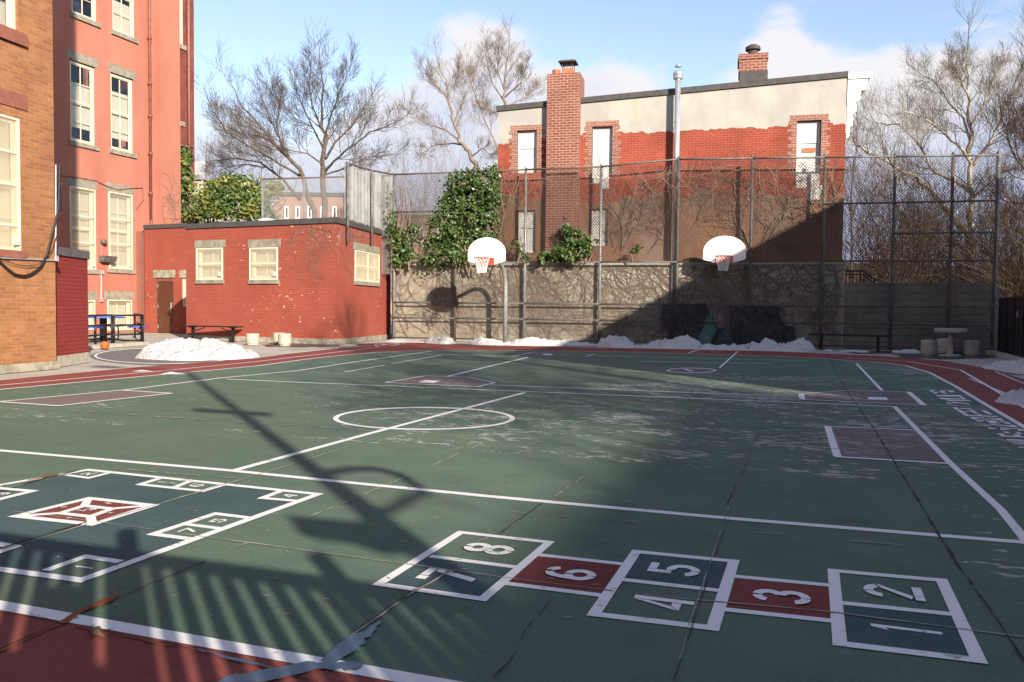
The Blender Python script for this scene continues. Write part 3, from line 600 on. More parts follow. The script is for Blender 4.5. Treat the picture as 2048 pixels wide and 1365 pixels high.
for _ in range(220):
    x=random.uniform(0,1300); y=random.uniform(735,1240); g=G(x,y); L=random.uniform(.004,.03)*(1+g.length*.05); a=random.uniform(-.5,.5)
    strip(m,[(g.x,g.y,0),(g.x+L*math.cos(a),g.y+L*math.sin(a),0)],random.uniform(.003,.009),.0236+_*.00001,px=False)
struct(m.build('pale_joint',M['chalk']))
m=MB()
strip(m,[(1652,702),(1669,738),(1691,778.6),(1745.6,855),(1786,921),(1848,1020),(1878,1072),(1915,1130),(1997,1246),(2048,1325),(2200,1560)],.0075,.0245,.9,.06,seg=.07)
strip(m,[(1563,705.6),(1556,753),(1504,899),(1450,1020),(1457,1037.6),(1385.6,1253),(1348,1362)],.003,.0246,.7,.25,seg=.12)
strip(m,[(997,1072),(1086,1007)],0.0050,.0247,.6,.1,seg=.07); strip(m,[(919,1130),(830,1181),(700,1273)],0.0050,.0248,.6,.1,seg=.07)
strip(m,[(1107,1195),(1086,1222),(1060,1250),(1038,1284),(1030,1310),(1021,1325),(1000,1345),(987,1359)],0.0035,.0249,1.2,.1,seg=.03)
strip(m,[(410,1125),(350,1150),(260,1188),(154,1231),(60,1275),(0,1303)],0.0060,.0250,.8,.05,seg=.06)
strip(m,[(0,1229),(90,1240),(130,1252),(240,1272),(345,1293),(480,1324),(620,1365)],0.0040,.0251,.8,.1,seg=.05)
strip(m,[(0,985),(90,958),(176,938)],0.0200,.02,.8,.2,seg=.06)
strip(m,[(0,1100),(145,1055),(200,1040)],0.0125,.0221,.8,.1,seg=.06)
struct(m.build('dark_joint',M['joint']))
m=MB()
strip(m,[(120,1250),(150,1232),(190,1212),(240,1190)],.028,.0262,.9,.02,seg=.05); strip(m,[(0,1306),(60,1279),(118,1252)],.012,.0263,.5,0,seg=.05); strip(m,[(150,1256),(240,1274),(345,1295)],.009,.0264,.7,.1,seg=.04); strip(m,[(57,963),(85,957),(115,951)],.03,.0265,.6,.1,seg=.05)
struct(m.build('rust_stain',M['orange_stain']))
m=MB()
for P,z in (([(765,1243),(735,1262),(700,1275),(668,1300),(640,1325),(652,1342),(700,1311),(722,1303),(718,1296),(733,1290),(728,1284),(745,1270),(752,1262),(750,1257)],.0268),([(613,1326),(660,1333),(700,1326),(735,1333),(690,1345),(640,1341),(600,1352),(530,1369),(413,1375),(470,1353),(530,1344),(575,1336)],.0272),([(365,1298),(430,1310),(520,1332),(600,1350),(598,1353),(500,1331),(420,1312)],.0276)):
    q=[G(*p) for p in P]; q=[a.lerp(b,k/4)+Vector((random.gauss(0,.004),random.gauss(0,.004),0)) for a,b in zip(q,q[1:]+q[:1]) for k in range(4)]; ar=sum(q[i].x*q[(i+1)%len(q)].y-q[(i+1)%len(q)].x*q[i].y for i in range(len(q)))
    if ar<0:q.reverse()
    m.face(*[(p.x,p.y,z*ZS) for p in q])
struct(m.build('water',M['puddle']))
# damp patches on the concrete and the painted circle by the snow
m=MB(); mm=MB()
for (cx,cy,rx,ry) in ((600,691,75,3.2),(770,689,60,2.2),(1130,690,230,3.5),(1900,712,110,6),(1850,705,160,3),(2040,742,60,7)):
    q=[G(cx+rx*math.cos(a*.3)*(1+.16*math.sin(a*1.7)),cy+ry*math.sin(a*.3)*(1+.2*math.cos(a*2.3))) for a in range(21)]; m.face(*[(p.x,p.y,-.002) for p in q][::-1])
struct(m.build('damp_patch',M['wet']))
m=MB()
q=[G(330+150*math.cos(a*.2),712+18*math.sin(a*.2)) for a in range(31)]; m.face(*[(p.x,p.y,-.008) for p in q][::-1]); struct(m.build('painted_circle',plain('asphalt_circle',(.20,.185,.17),.9,.2,var=.3)))
m=MB(); ell(m,330,712,142,16.2,137,15,-.001); struct(m.build('circle_line',M['white']))
# ================================================================== LEFT: BUFF BRICK WING
PO=PL(G(0,748),G(113,738)); uE=PO.px(113,738)[0]
root=thing('brick_building',PO.p(uE,0),'buff orange brick school wing with brownstone lintels at the left edge','building')
hol=[PO.rect(-70,207,497,42),PO.rect(-70,-160,52,34)]
m=MB(); PO.wall(m,-7,uE,.135,20,hol,.14); PO.shell(m,-7,uE,.135,20,8); m.build('wall',M['orange'],root)
m=MB(); PO.box(m,(-7,uE+.03,0,.135),-.6,.035); 
for k in (.12,uE-.13): PO.box(m,(k-.006,k+.006,.002,.134),.036,.038)
m.build('plinth',M['stone'],root)
for (a,b) in (((0,176,207,53),.02),((0,499,514,49),.05),((0,50,76,51),.05)):
    u0,u1,z0,z1=PO.rect(*a); m=MB(); PO.box(m,(-1.6,u1,z0,z1),-.12,b); m.build('lintel' if b<.03 else 'sill',M['brownstone'],root)
window(PO,hol[0],root,.06,.13,True,(0,1),-.045,.042,[('h',.2),('h',.5),('h',.74)])
window(PO,hol[1],root,.07,.13,True,(.0,1))
m=MB(); PO.box(m,PO.rect(116,363,419,131),-1.0,-.85); 
# conduit, and cables slung across the wall
m=MB(); m.tube([PO.P(-60,514,.03),PO.P(60,519,.03),PO.P(108.5,521.5,.03)],.012,6); m.tube([PO.P(108.5,330,.03),PO.P(108.5,521,.03)],.012,6); PO.box(m,(uE-.03,uE+.012,PO.px(112,523)[1],PO.px(112,512)[1]),.012,.06)
tag(m.build('conduit',M['conduit'],base=PO.P(60,519)),'grey conduit running under the window of the buff brick wing','conduit')
m=MB(); m.tube([PO.P(*q,.05) for q in ((114,330),(113,397),(109,430),(103,455),(95,485),(88,512),(78,531),(68,541),(55,549),(44,552),(33,551),(23,548),(10,538),(0,529),(-30,500))],.018,6)
tag(m.build('cable',M['cable'],base=PO.P(44,552)),'thick black cable sagging in a loop across the buff brick wall','cable')
m=MB(); m.tube([PO.P(*q,.06) for q in ((112,440),(108,470),(100,495),(88,515),(70,530),(45,533),(20,528),(0,519),(-30,508))],.006,4)
tag(m.build('cable',M['cable'],base=PO.P(45,533)),'thin cable hanging just inside the thick black loop','cable')
# pier at its end
PP=PL(G(112,737.5),G(177,727)); PP=PP.off(-.10); b0=PP.px(113,700)[0]; b1=PP.px(177,700)[0]
root=thing('brick_pier',PP.p((b0+b1)/2,0),'low deep red painted brick pier with grey slab cap beside the buff wing','pier')
zt=PP.px(113,510)[1]; zc=PP.px(113,493)[1]; zb=PP.px(113,713)[1]
m=MB(); PP.box(m,(b0+.01,b1,zb,zt),-1.2,0); m.build('shaft',M['pier_paint'],root)
m=MB(); PP.box(m,(b0+.01,b1+.03,zt,zc),-1.25,.03); m.build('cap',M['slate'],root)
m=MB(); PP.box(m,(b0+.01,b1+.01,0,zb),-1.2,.012); m.build('footing',M['conc'],root)
m=MB(); PP.box(m,(b0+.08,b0+.36,PP.px(120,420)[1],PP.px(120,363)[1]),-.09,-.03)
tag(m.build('junction_box',M['slate'],base=PP.p(b0+.1,zc)),'flat grey metal box high up behind the corner of the buff wing','box')
# ================================================================== TALL SALMON SCHOOL BUILDING
g=G(300,664); PR=PL(g,g+Vector((0,5,0)))
def W(*a): return PR.rect(*a)
wins=[(W(139.5,118,281,191),1,(.17,.76),None),(W(221,144,298,267),1,(.14,.80),None),(W(142,-125,25,194),1,None,None),(W(224,-95,60,270),1,(0,.42),None),
      (W(138,372,537,190),0,(0,1),.01),(W(216,383,537,264),0,(0,1),.01),(W(136,600,662,189),0,(0,1),.01),(W(214,599.5,662,263),0,(0,1),.01)]
uL=PR.px(60,600)[0]; uC=PR.px(311,600)[0]; uR=PR.px(350,400)[0]
root=thing('school_building',PR.p(uC,0),'tall salmon painted brick school building with rows of cream sash windows','building')
m=MB(); PR.wall(m,uL,uR,0,21,[x[0] for x in wins],.17); PR.shell(m,uL,uR,0,21,9); m.build('wall',M['pink_paint'],root)
m=MB(); PR.box(m,(uC,uR,0,21.5),.003,.30); m.build('chimney_breast',M['pink_paint'],root)
for r,mu,bl,gd in wins:
    window(PR,r,root,.10,.16,True,bl,gd,.11,[('h',.33),('h',.655)] if gd and r[3]-r[2]>2 else [('h',.02)])
    u0,u1,z0,z1=r
    if z1<11: m=MB(); PR.box(m,(u0-.13,u1+.13,z1,z1+.33),-.16,.012); m.build('lintel',M['sill'],root)
    if z0>.6: m=MB(); PR.box(m,(u0-.1,u1+.1,z0-.16,z0),-.16,.07); m.build('sill',M['sill'],root)
m=MB(); P0=PR.px(296.5,230)[0]
zz=PR.px(293,440)[1]; m.tube([PR.p(P0,21,.10),PR.p(P0,zz,.10)],.055,8)
for k in (11.8,10,8.7,7.2,5.6): m.tube([PR.p(P0,k-.05,.10),PR.p(P0,k+.05,.10)],.085,8)
zz2=PR.px(290,463)[1]; m.tube([PR.p(P0,zz,.10),PR.p(P0,zz2-.05,.14)],.055,8); m.build('drainpipe',M['copper'],root,True)
# things fixed on it
m=MB(); PR.box(m,PR.rect(272,463,666,304),.004,.16); tag(m.build('corner_cladding',M['panel'],base=PR.P(288,666)),'tall dull brown metal panel covering the corner beside the brown door','panel')
r=PR.rect(197,512,524,222); m=MB(); u0,u1,z0,z1=r; m.hexa([PR.p(u0,z0,.02),PR.p(u1,z0,.02),PR.p(u1,z0,.20),PR.p(u0,z0,.20)],[PR.p(u0,z1,.02),PR.p(u1,z1,.02),PR.p(u1,z1,.34),PR.p(u0,z1,.34)])
root=thing('flood_light',PR.P(205,524),'weathered grey floodlight box on the salmon wall below the windows','light'); m.build('housing',M['galvd'],root)
m=MB(); m.hexa([PR.p(u0+.03,z0-.012,.03),PR.p(u1-.03,z0-.012,.03),PR.p(u1-.03,z0-.012,.18),PR.p(u0+.03,z0-.012,.18)],[PR.p(u0+.03,z0-.002,.03),PR.p(u1-.03,z0-.002,.03),PR.p(u1-.03,z0-.002,.18),PR.p(u0+.03,z0-.002,.18)]); m.build('lens',M['glass'],root)
m=MB(); c=PR.P(203.5,484,.1); m.lathe((c.x,c.y,c.z-.1),[(.0,0),(.09,.02),(.12,.09),(.09,.17),(.0,.2)],10); m.tube([PR.P(203.5,484,.0),c],.03,6); tag(m.build('camera_dome',M['galvd'],smooth=True,base=PR.P(203.5,484)),'small round camera dome on the salmon wall above the floodlight','camera')
m=MB(); m.tube([PR.P(201.5,545,.03),PR.P(201,602,.03)],.022,6); m.tube([PR.P(203,488,.03),PR.P(202,520,.03)],.008,4); PR.box(m,PR.rect(198.5,541,549,205),.0,.08); PR.box(m,PR.rect(199,596,604,204),.0,.07); tag(m.build('conduit',M['conduit'],base=PR.P(201,602)),'pale vertical conduit on the salmon wall below the floodlight','conduit')
m=MB(); m.tube([PR.P(x,y,.03) for x,y in ((118,352),(150,355),(190,362),(215,374),(235,380),(262,377),(284,376),(286,400),(270,420),(268,440))],.018,4); tag(m.build('cable',M['copper'],base=PR.P(215,374)),'reddish cable looping over the salmon wall under the lower lintels','cable')
# rear wing seen past the edge of the chimney breast
PW=PR.off(-.3); a=PW.px(349,430)[0]+.02; uM=PW.px(388,100)[0]; uM=min(uM,a+14)
root=thing('rear_wing',PW.p(a,0),'shaded rear wing of dark red brick with vines behind the salmon chimney breast','building')
hw=[]
for q in ((356,-60,86,367),(351,183,240,362),(347.5,300,356,359),(347,362,430,358)):
    hw.append(PW.rect(*q))
m=MB(); PW.wall(m,a,uM,0,22,hw,.15); PW.shell(m,a,uM,0,22,8); m.build('wall',M['wing_brick'],root)
for r in hw:
    window(PW,r,root,.1,.14,True,(0,1))
    m=MB(); PW.box(m,(r[0]-.1,r[1]+.2,r[2]-.2,r[2]),-.14,.05); m.build('sill',M['sill'],root)
    if r[3]<9: m=MB(); PW.box(m,(r[0]-.1,r[1]+.2,r[3],r[3]+.3),-.14,.02); m.build('lintel',M['sill'],root)
m=MB(); uu=PW.px(374,300)[0]; m.tube([PW.p(uu,22,.12),PW.p(uu,0,.12)],.07,8); m.build('drainpipe',M['copper'],root,True)
# ================================================================== LOW RED ANNEX
A0=G(373,680); A1g=G(672,690); A2=G(782,678)
PF=PL(A0,A1g); PS=PL(A1g,A2)
uf=PF.px(672,600)[0]; us=PS.px(781,600)[0]; ZT=PF.px(672,446)[1]; ZC=PF.px(672,435)[1]
root=thing('brick_annex',A1g,'low bright red painted brick annex with three cream guarded windows','building')
wf=[PF.rect(393.5,497,560.5,447),PF.rect(500,496,560.5,557)]; ws=[PS.rect(708.5,500,562,757)]
n=PF.n; 
m=MB(); PF.wall(m,0,uf,.16,ZT,wf,.17); PS.wall(m,0,us,.16,ZT,ws,.17)
Z=Vector((0,0,1)); back=PS.n*-1
q=[PF.p(0,0),PF.p(uf,0),PS.p(us,0),PS.p(us,0)-PS.n*7.5]
q4b=PF.p(0,0)+ (PS.p(us,0)-PS.p(0,0)); qq=[PF.p(0,0),PF.p(uf,0),PS.p(us,0),q4b]
up=lambda p,z:Vector((p.x,p.y,z))
m.face(up(qq[2],.16),up(qq[3],.16),up(qq[3],ZT),up(qq[2],ZT)); m.face(up(qq[3],.16),up(qq[0],.16),up(qq[0],ZT),up(qq[3],ZT))
m.build('wall',M['red_paint'],root)
def ring(P0,grow):
    c=sum(P0,Vector((0,0,0)))/len(P0); o=[]
    for i,p in enumerate(P0):
        a=(P0[i-1]-p).normalized(); b=(P0[(i+1)%len(P0)]-p).normalized(); o.append(p-(a+b)*grow)
    return o
m=MB(); m.prism([(p.x,p.y) for p in ring(qq,.05)],ZT,ZC); m.build('coping',M['flash'],root)
m=MB(); m.prism([(p.x,p.y) for p in ring(qq,.03)],0,.16); m.build('plinth',M['stone'],root)
for P,l in ((PF,wf),(PS,ws)):
    for r in l:
        window(P,r,root,.09,.16,True,(.0,1),.012,.05,[('h',.5),('v',.5)] if P is PS else [('h',.5)])
        u0,u1,z0,z1=r
        m=MB(); P.box(m,(u0-.07,u1+.09,z1+.008,z1+.24),-.16,.02); m.build('lintel',M['sill'],root)
        m=MB(); P.box(m,(u0-.03,u1+.03,z0-.115,z0),-.16,.05); m.build('sill',M['sill'],root)
# recess wall with the door
D0=G(306,665.5); D1=D0+PF.t*6.0
PD=PL(D0,D1); zt=PD.px(330,457)[1]
ul=PD.px(300,560)[0]-.3; ur=PD.px(385,560)[0]+1.5
dr=PD.rect(310.5,556,664,347); wr=PD.rect(363,556,614,372.5)
dr=(dr[0],dr[1],0.0,dr[3])
root=thing('entrance_wall',D0,'set back red painted brick wall holding the brown door','wall')
m=MB(); PD.wall(m,ul,ur,0,zt,[dr,wr],.15); PD.shell(m,ul,ur,0,zt,4); m.build('wall',M['red_paint'],root)
m=MB(); PD.box(m,(ul,ur,zt,zt+.16),-4,.05); m.build('coping',M['flash'],root)
for r in (dr,wr): m=MB(); PD.box(m,(r[0]-.1,r[1]+.1,r[3],r[3]+.3),-.14,.02); m.build('lintel',M['stone'],root)
window(PD,wr,root,.07,.14,True,None)
m=MB(); u0,u1,z0,z1=dr; zd=z1-.13
m=MB(); PD.box(m,(u0+.05,u1-.05,.01,zd-.02),-.11,-.06); d=m.build('door',M['door'],root)
m=MB(); PD.box(m,(u1-.2,u1-.14,.85,1.2),-.058,-.02); m.build('handle',M['galv'],d)
for z in (.25,1.05,1.85): m=MB(); PD.box(m,(u0+.055,u0+.10,z-.07,z+.07),-.059,-.05); m.build('hinge',M['galv'],d)
m=MB(); PD.box(m,(u0,u0+.048,0,zd-.02),-.12,-.03); PD.box(m,(u1-.048,u1,0,zd-.02),-.12,-.03); PD.box(m,(u0,u1,zd-.02,z1),-.12,-.03); m.build('door_frame',M['copper'],root)
# sheet panels on the annex roof
z1l=PS.px(692,330)[1]
root=thing('roof_screen',PS.p(.3,ZC),'tall grey sheet metal screen on posts along the annex roof edge','screen')
def post(xt,yt,yb):
    m=MB(); u,z=PS.px(xt,yt); _,zb=PS.px(xt,yb); m.tube([PS.p(u,zb,.09),PS.p(u,z,.09)],.045,8); o=m.build('post',M['galvd'],root,True)
    return u,z
pu=[post(690,326,487),post(739,341,490),post(783,349,672)]
for i in (0,1):
    m=MB(); ua,za=pu[i]; ub,zb=pu[i+1]; k=28; 
    for j in range(k):
        a=ua+(ub-ua)*j/k; b=ua+(ub-ua)*(j+1)/k; za_=za-.08+(zb-za)*j/k; zb_=za-.08+(zb-za)*(j+1)/k; oa=.02*math.sin(j*math.pi/2)*.5; ob=.02*math.sin((j+1)*math.pi/2)*.5
        m.hexa([PS.p(a,ZC+.05,oa),PS.p(b,ZC+.05,ob),PS.p(b,ZC+.05,ob-.01),PS.p(a,ZC+.05,oa-.01)],[PS.p(a,za_,oa),PS.p(b,zb_,ob),PS.p(b,zb_,ob-.01),PS.p(a,za_,oa-.01)])
    m.build('sheet',M['sheet'],root)
m=MB(); m.tube([PS.p(u,z,.03) for u,z in pu],.035,6); m.build('top_rail',M['rust'],root)
# small things on the roof
p=PF.P(653,438,-.9); m=MB(); m.lathe((p.x,p.y,ZC-.02),[(.06,0),(.06,.72),(.075,.73),(.075,.82),(.0,.83)],12); tag(m.build('vent_pipe',M['wht'],base=(p.x,p.y,ZC)),'short white vent pipe standing on the annex roof beside the screen','pipe')
p=PF.P(480,444,-1.2); m=MB(); m.lathe((p.x,p.y,ZC-.02),[(.16,0),(.16,.12),(.27,.14),(.25,.2),(.0,.26)],16); tag(m.build('roof_vent',M['wht'],base=(p.x,p.y,ZC)),'squat white mushroom vent on the annex roof','vent')
# ---- bench, planters, snow and table in front of the annex
def at_base(*xy): return G(*xy)
root=thing('bench',G(425,683),'long black metal bench against the red annex wall','bench')
b0=G(386,682.5); b1=G(466,684.5); t=(b1-b0).normalized(); nn=Vector((t.y,-t.x,0)); a=math.atan2(t.y,t.x)
c=(b0+b1)/2; L=(b1-b0).length
zs=.46; ext=L/2+.24
m=MB()
for k in range(5): q=c+nn*(-.16+.08*k); m.box((q.x,q.y,zs),(2*ext,.07,.035),a)
m.build('seat',M['black'],root,bevel=.006)
for s in (-1,1):
    q=c+t*s*L/2; m=MB(); m.box((q.x,q.y,zs/2-.01),(.07,.07,zs-.03),a); m.box((q.x,q.y,zs-.03),(.05,.36,.024),a); m.box((q.x,q.y,.006),(.14,.2,.012),a); m.build('leg',M['black'],root)
for s_ in (-1,1): m=MB(); m.tube([c+t*s_*L/2+Z*.3,c+t*s_*L*.2+Z*.42],.014,6); m.build('brace',M['black'],root)
def planter(x,y,w,h,label,grp='round concrete drums by the annex'):
    p=G(x,y); D=(p-CAM).dot(f_); r=w/F*D/2; hh=h/F*D
    root=thing('concrete_drum',p,label,'planter',grp)
    m=MB(); m.lathe(p,[(r*.86,.0),(r*.9,.05),(r,.055),(r,hh-.03),(r*.97,hh),(r*.82,hh+.001)],28); m.build('body',M['conc'],root,False)
    m=MB(); m.lathe(p,[(r*.81,hh-.05),(r*.81,hh-.004),(.0,hh-.003)],28); m.build('top',M['conc'],root)
planter(505.5,690.5,26,23,'round concrete drum standing alone right of the black bench')
planter(559,689,26,23,'round concrete drum half hidden behind its neighbour by the annex')
planter(569.5,692,26,24.5,'front round concrete drum of the pair by the annex wall')
def snow(path,wd,hgt,label,seed,nx=70,ny=26,dirt=0,group=None,rough=.35):
    """a bank of old snow along a path of ground points"""
    P=[G(*q) if len(q)==2 else Vector(q) for q in path]; L=[0]
    for a,b in zip(P,P[1:]): L.append(L[-1]+(b-a).length)
    vs=[];fs=[]
    for i in range(nx+1):
        s=L[-1]*i/nx; k=0
        while k<len(L)-2 and L[k+1]<s: k+=1
        q=P[k].lerp(P[k+1],(s-L[k])/max(1e-6,L[k+1]-L[k])); t=(P[k+1]-P[k]).normalized(); n=Vector((-t.y,t.x,0)); e=i/nx; end=max(0,1-abs(2*e-1)**4)**.5
        wv=wd*(.72+.5*noise.noise(Vector((s*.8,seed,0))))*end+.02; hv=hgt*.78*(.75+.9*noise.noise(Vector((s*1.1,seed,5))))*end
        for j in range(ny+1):
            v=j/ny*2-1; ed=1+.25*noise.noise(Vector((s*2.2,v*2,seed+9))); pos=q+n*v*wv/2*ed
            prof=max(0,1-abs(v)**2.4)**.75
            z=prof*(hv*(1+rough*noise.noise(pos*2.6+Vector((0,0,seed))))+hgt*.28*noise.noise(pos*6)+hgt*.16*noise.noise(pos*14))-.012
            vs.append((pos.x,pos.y,max(-.012,z)))
    for i in range(nx):
        for j in range(ny):
            a=i*(ny+1)+j; fs.append((a,a+ny+1,a+ny+2,a+1))
    m=MB().raw(vs,fs); o=m.build('snow_pile',M['snow'],smooth=True,base=P[len(P)//2]); return tag(o,label,'snow',group)
# round mound
def mound(c,rx,ry,h,label,seed,n=120):
    vs=[];fs=[]; mR=40
    for i in range(mR+1):
        r=i/mR
        for k in range(n):
            a=2*math.pi*k/n; dx,dy=math.cos(a),math.sin(a); ed=1+.14*noise.noise(Vector((dx*1.6,dy*1.6,seed)))+.05*noise.noise(Vector((dx*5,dy*5,seed)))
            x=c.x+rx*r*dx*ed; y=c.y+ry*r*dy*ed; p=Vector((x,y,seed))
            pr=max(0,1-r**4.5)**.7
            z=pr*h*(.62+.6*noise.noise(Vector((x*1.1,y*1.1,seed)))+.22*(1-r)+.25*max(0,-dx*r))+pr*h*(.42*abs(noise.noise(p*2.6))+.30*noise.noise(p*5)+.16*noise.noise(p*12))-.01
            vs.append((x,y,max(-.012,z)))
    for i in range(mR):
        for k in range(n): fs.append((i*n+k,i*n+(k+1)%n,(i+1)*n+(k+1)%n,(i+1)*n+k))
    m=MB().raw(vs,fs); return tag(m.build('snow_pile',M['snow'],smooth=True,base=c),label,'snow','melting snow heaps')
mound(G(396,714),1.26,1.1,.31,'big rounded heap of dirty snow in front of the red annex',3.3)
# ================================================================== BACK WALL, FENCE, HOOPS
PB=PL(G(785,680),G(1990,704))
def uz(x,y,P=None): return (P or PB).px(x,y)
uW0=uz(786,600)[0]; uW1=uz(1688,600)[0]; uW2=uz(2004,620)[0]
ZW=(uz(804,529.5)[1]+uz(1500,524)[1])/2; ZW2=uz(1850,566)[1]
root=thing('retaining_wall',PB.p((uW0+uW1)/2,0),'weathered tan block wall with vine stains behind the two hoops','wall')
m=MB(); PB.box(m,(uW0,uW1,-.01,ZW-.06),-.22,0); m.build('wall',M['block'],root)
m=MB(); PB.box(m,(uW0,uW1+.02,ZW-.06,ZW+.02),-.24,.03); m.build('coping',M['conc'],root)
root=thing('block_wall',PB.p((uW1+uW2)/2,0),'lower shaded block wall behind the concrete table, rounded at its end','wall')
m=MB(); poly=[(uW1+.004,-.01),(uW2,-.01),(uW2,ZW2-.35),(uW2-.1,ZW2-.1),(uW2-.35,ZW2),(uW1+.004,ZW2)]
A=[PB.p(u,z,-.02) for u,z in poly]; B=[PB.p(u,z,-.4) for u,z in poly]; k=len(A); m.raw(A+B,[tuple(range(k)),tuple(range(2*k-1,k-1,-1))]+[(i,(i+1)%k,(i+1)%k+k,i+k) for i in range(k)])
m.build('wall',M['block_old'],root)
# fence
PFN=PB.off(.20)
ztop=lambda x: uz(x,350-(x-788)*.0377,PFN)[1] if x<1350 else uz(x,319.5-(x-1353)*.012,PFN)[1]
fence=thing('chain_link_fence',PFN.p((uW0+uW1)/2,0),'tall chain link fence on steel posts in front of the back wall','fence')
xs=[788,910,1049,1199,1353,1499,1643,1783,1898,1988]
US=[uz(x,600,PFN)[0] for x in xs]
for i,(x,u) in enumerate(zip(xs,US)):
    m=MB(); zt=ztop(x); m.tube([PFN.p(u,0,0),PFN.p(u,ZW,0),PFN.p(u,zt+.05,0)],.046 if i not in (9,) else .055,8); m.lathe(PFN.p(u,zt+.04),[(.05,0),(.055,.03),(.03,.08),(0,.09)],8)
    m.build('post',M['rust'] if i in (1,8) else (M['galv'] if i in (0,2,3) else M['galvd']),fence,True)
zr1=uz(1240,609,PFN)[1]; zr2=uz(1200,641,PFN)[1]
def rail(u0,u1,z0,z1,mat,r=.028):
    m=MB(); m.tube([PFN.p(u0,z0,.05),PFN.p(u1,z1,.05)],r,6); m.build('rail',mat,fence,True)
for i in range(len(US)-1):
    a,b=US[i],US[i+1]; dark=M['galvd'] if i<4 else M['rust']
    for z in (.09,zr2,zr1,ZW+.02): rail(a,b,z,z,dark)
    za,zb=ztop(xs[i]+.1),ztop(xs[i+1]-.1); rail(a,b,za,zb,M['rust'] if i<3 else M['galvd'])
    zm=uz(1850,405,PFN)[1]
    if i in (0,6,7,8): rail(a,b,zm,zm,M['galvd'])
    if i in (7,8): z=uz(1850,467,PFN)[1]; rail(a,b,z,z,M['galvd'])
m=MB(); u0,u1=US[0],US[-1]; diamond(m,PFN,u0,u1,.06,ZW,.085,.0034,.075,1.15); m.build('mesh',M['wire'],fence)
zA=min(ztop(788),ztop(1345)); 
m=MB()
for i in range(len(US)-1):
    zz=min(ztop(xs[i]+.1),ztop(xs[i+1]-.1)); diamond(m,PFN,US[i],US[i+1],ZW+.03,zz,.085,.0060 if i<6 else .0044,.075,1.15)
m.build('mesh',M['wired'],fence)
# ---- goose-neck hoops
def hoop(base,dirv,zb,label,over=1.45,wd=1.45,sc=1.0):
    root=thing('basketball_hoop',base,label,'basketball hoop','goose-neck basketball hoops on the back fence')
    d=Vector((dirv[0],dirv[1],0)).normalized(); s=Vector((-d.y,d.x,0))
    h=wd*.66 if wd>1.2 else wd*.70; zc=zb+h*.32
    path=[base,base+Z*(zc-.95)]
    for k in range(1,9):
        a=math.pi/2*k/8; path.append(base+Z*(zc-.95+.85*math.sin(a))+d*(.75*(1-math.cos(a))))
    path+= [base+Z*(zc-.06)+d*(over-.25)]
    m=MB(); m.tube(path,[.068]*3+[.064]*(len(path)-3),12); m.build('pole',M['galv'],root,True)
    m=MB(); 
    c=base+d*(over-.25); m.hexa([c-s*.2+Z*(zc-.25),c+s*.2+Z*(zc-.25),c+s*.2+Z*(zc+.25),c-s*.2+Z*(zc+.25)],[c-s*.2+d*.2+Z*(zc-.25),c+s*.2+d*.2+Z*(zc-.25),c+s*.2+d*.2+Z*(zc+.25),c-s*.2+d*.2+Z*(zc+.25)]); m.build('bracket',M['galv'],root)
    o=base+d*over
    prof=[(-.15,0),(.15,0),(.475,.14),(.5,.17),(.5,.45)]+[(.5*math.cos(a),.45+.55*math.sin(a)) for a in [math.pi*k/24 for k in range(1,24)]]+[(-.5,.45),(-.5,.17),(-.475,.14)]
    A=[o+s*(x*wd)+Z*(zb+y*h)+d*.0 for x,y in prof]; B=[p-d*.04 for p in A]; k=len(A)
    m=MB(); m.raw(A+B,[tuple(range(k)),tuple(range(2*k-1,k-1,-1))]+[(i,(i+1)%k,(i+1)%k+k,i+k) for i in range(k)]); m.build('backboard',M['wht'],root,bevel=.008)
    zr=zb+h*.235; rc=o+d*.38+Z*zr
    m=MB(); m.tube([rc+(d*math.cos(t)+s*math.sin(t))*.225 for t in [2*math.pi*i/28 for i in range(28)]],.014,6,closed=True)
    for q in (-1,1): m.tube([o+d*.005+s*q*.2+Z*(zr-.02),rc+(d*-.75+s*q*.66).normalized()*.225],.012,5)
    m.hexa([o+s*-.25+Z*(zr-.19)+d*.002,o+s*.25+Z*(zr-.19)+d*.002,o+s*.25+Z*(zr+.03)+d*.002,o-s*.25+Z*(zr+.03)+d*.002],[o+s*-.25+Z*(zr-.19)+d*.03,o+s*.25+Z*(zr-.19)+d*.03,o+s*.25+Z*(zr+.03)+d*.03,o-s*.25+Z*(zr+.03)+d*.03])
    m.build('rim',M['rim'],root)
    m=MB()
    for i in range(12):
        for sg in (1,-1):
            P=[]
            for k in range(6):
                t=k/5; a=2*math.pi*(i+sg*t*2.0)/12; r=.225-.10*t**.7; P.append(rc+(d*math.cos(a)+s*math.sin(a))*r-Z*(.42*t+.01))
            m.tube(P,.0065,3,cap=False)
    m.build('net',M['net'],root)
    return root
nB=PB.n
HB1=G(1010,687); HB2=G(1455.5,691)
def zboard(base,px,py,over): 
    q=base+nB*over; D=(q-CAM).dot(f_); return atD(px,py,D).z
hoop(HB1,nB+Vector((-.085,0,0)),zboard(HB1,975,531,1.75),'fully sunlit basketball hoop on a curved grey pole before the ivy',1.75,1.15)
hoop(HB2,nB+Vector((-.10,0,0)),zboard(HB2,1448,527,1.75),'basketball hoop half in shade before the black sheeting',1.75,1.21)
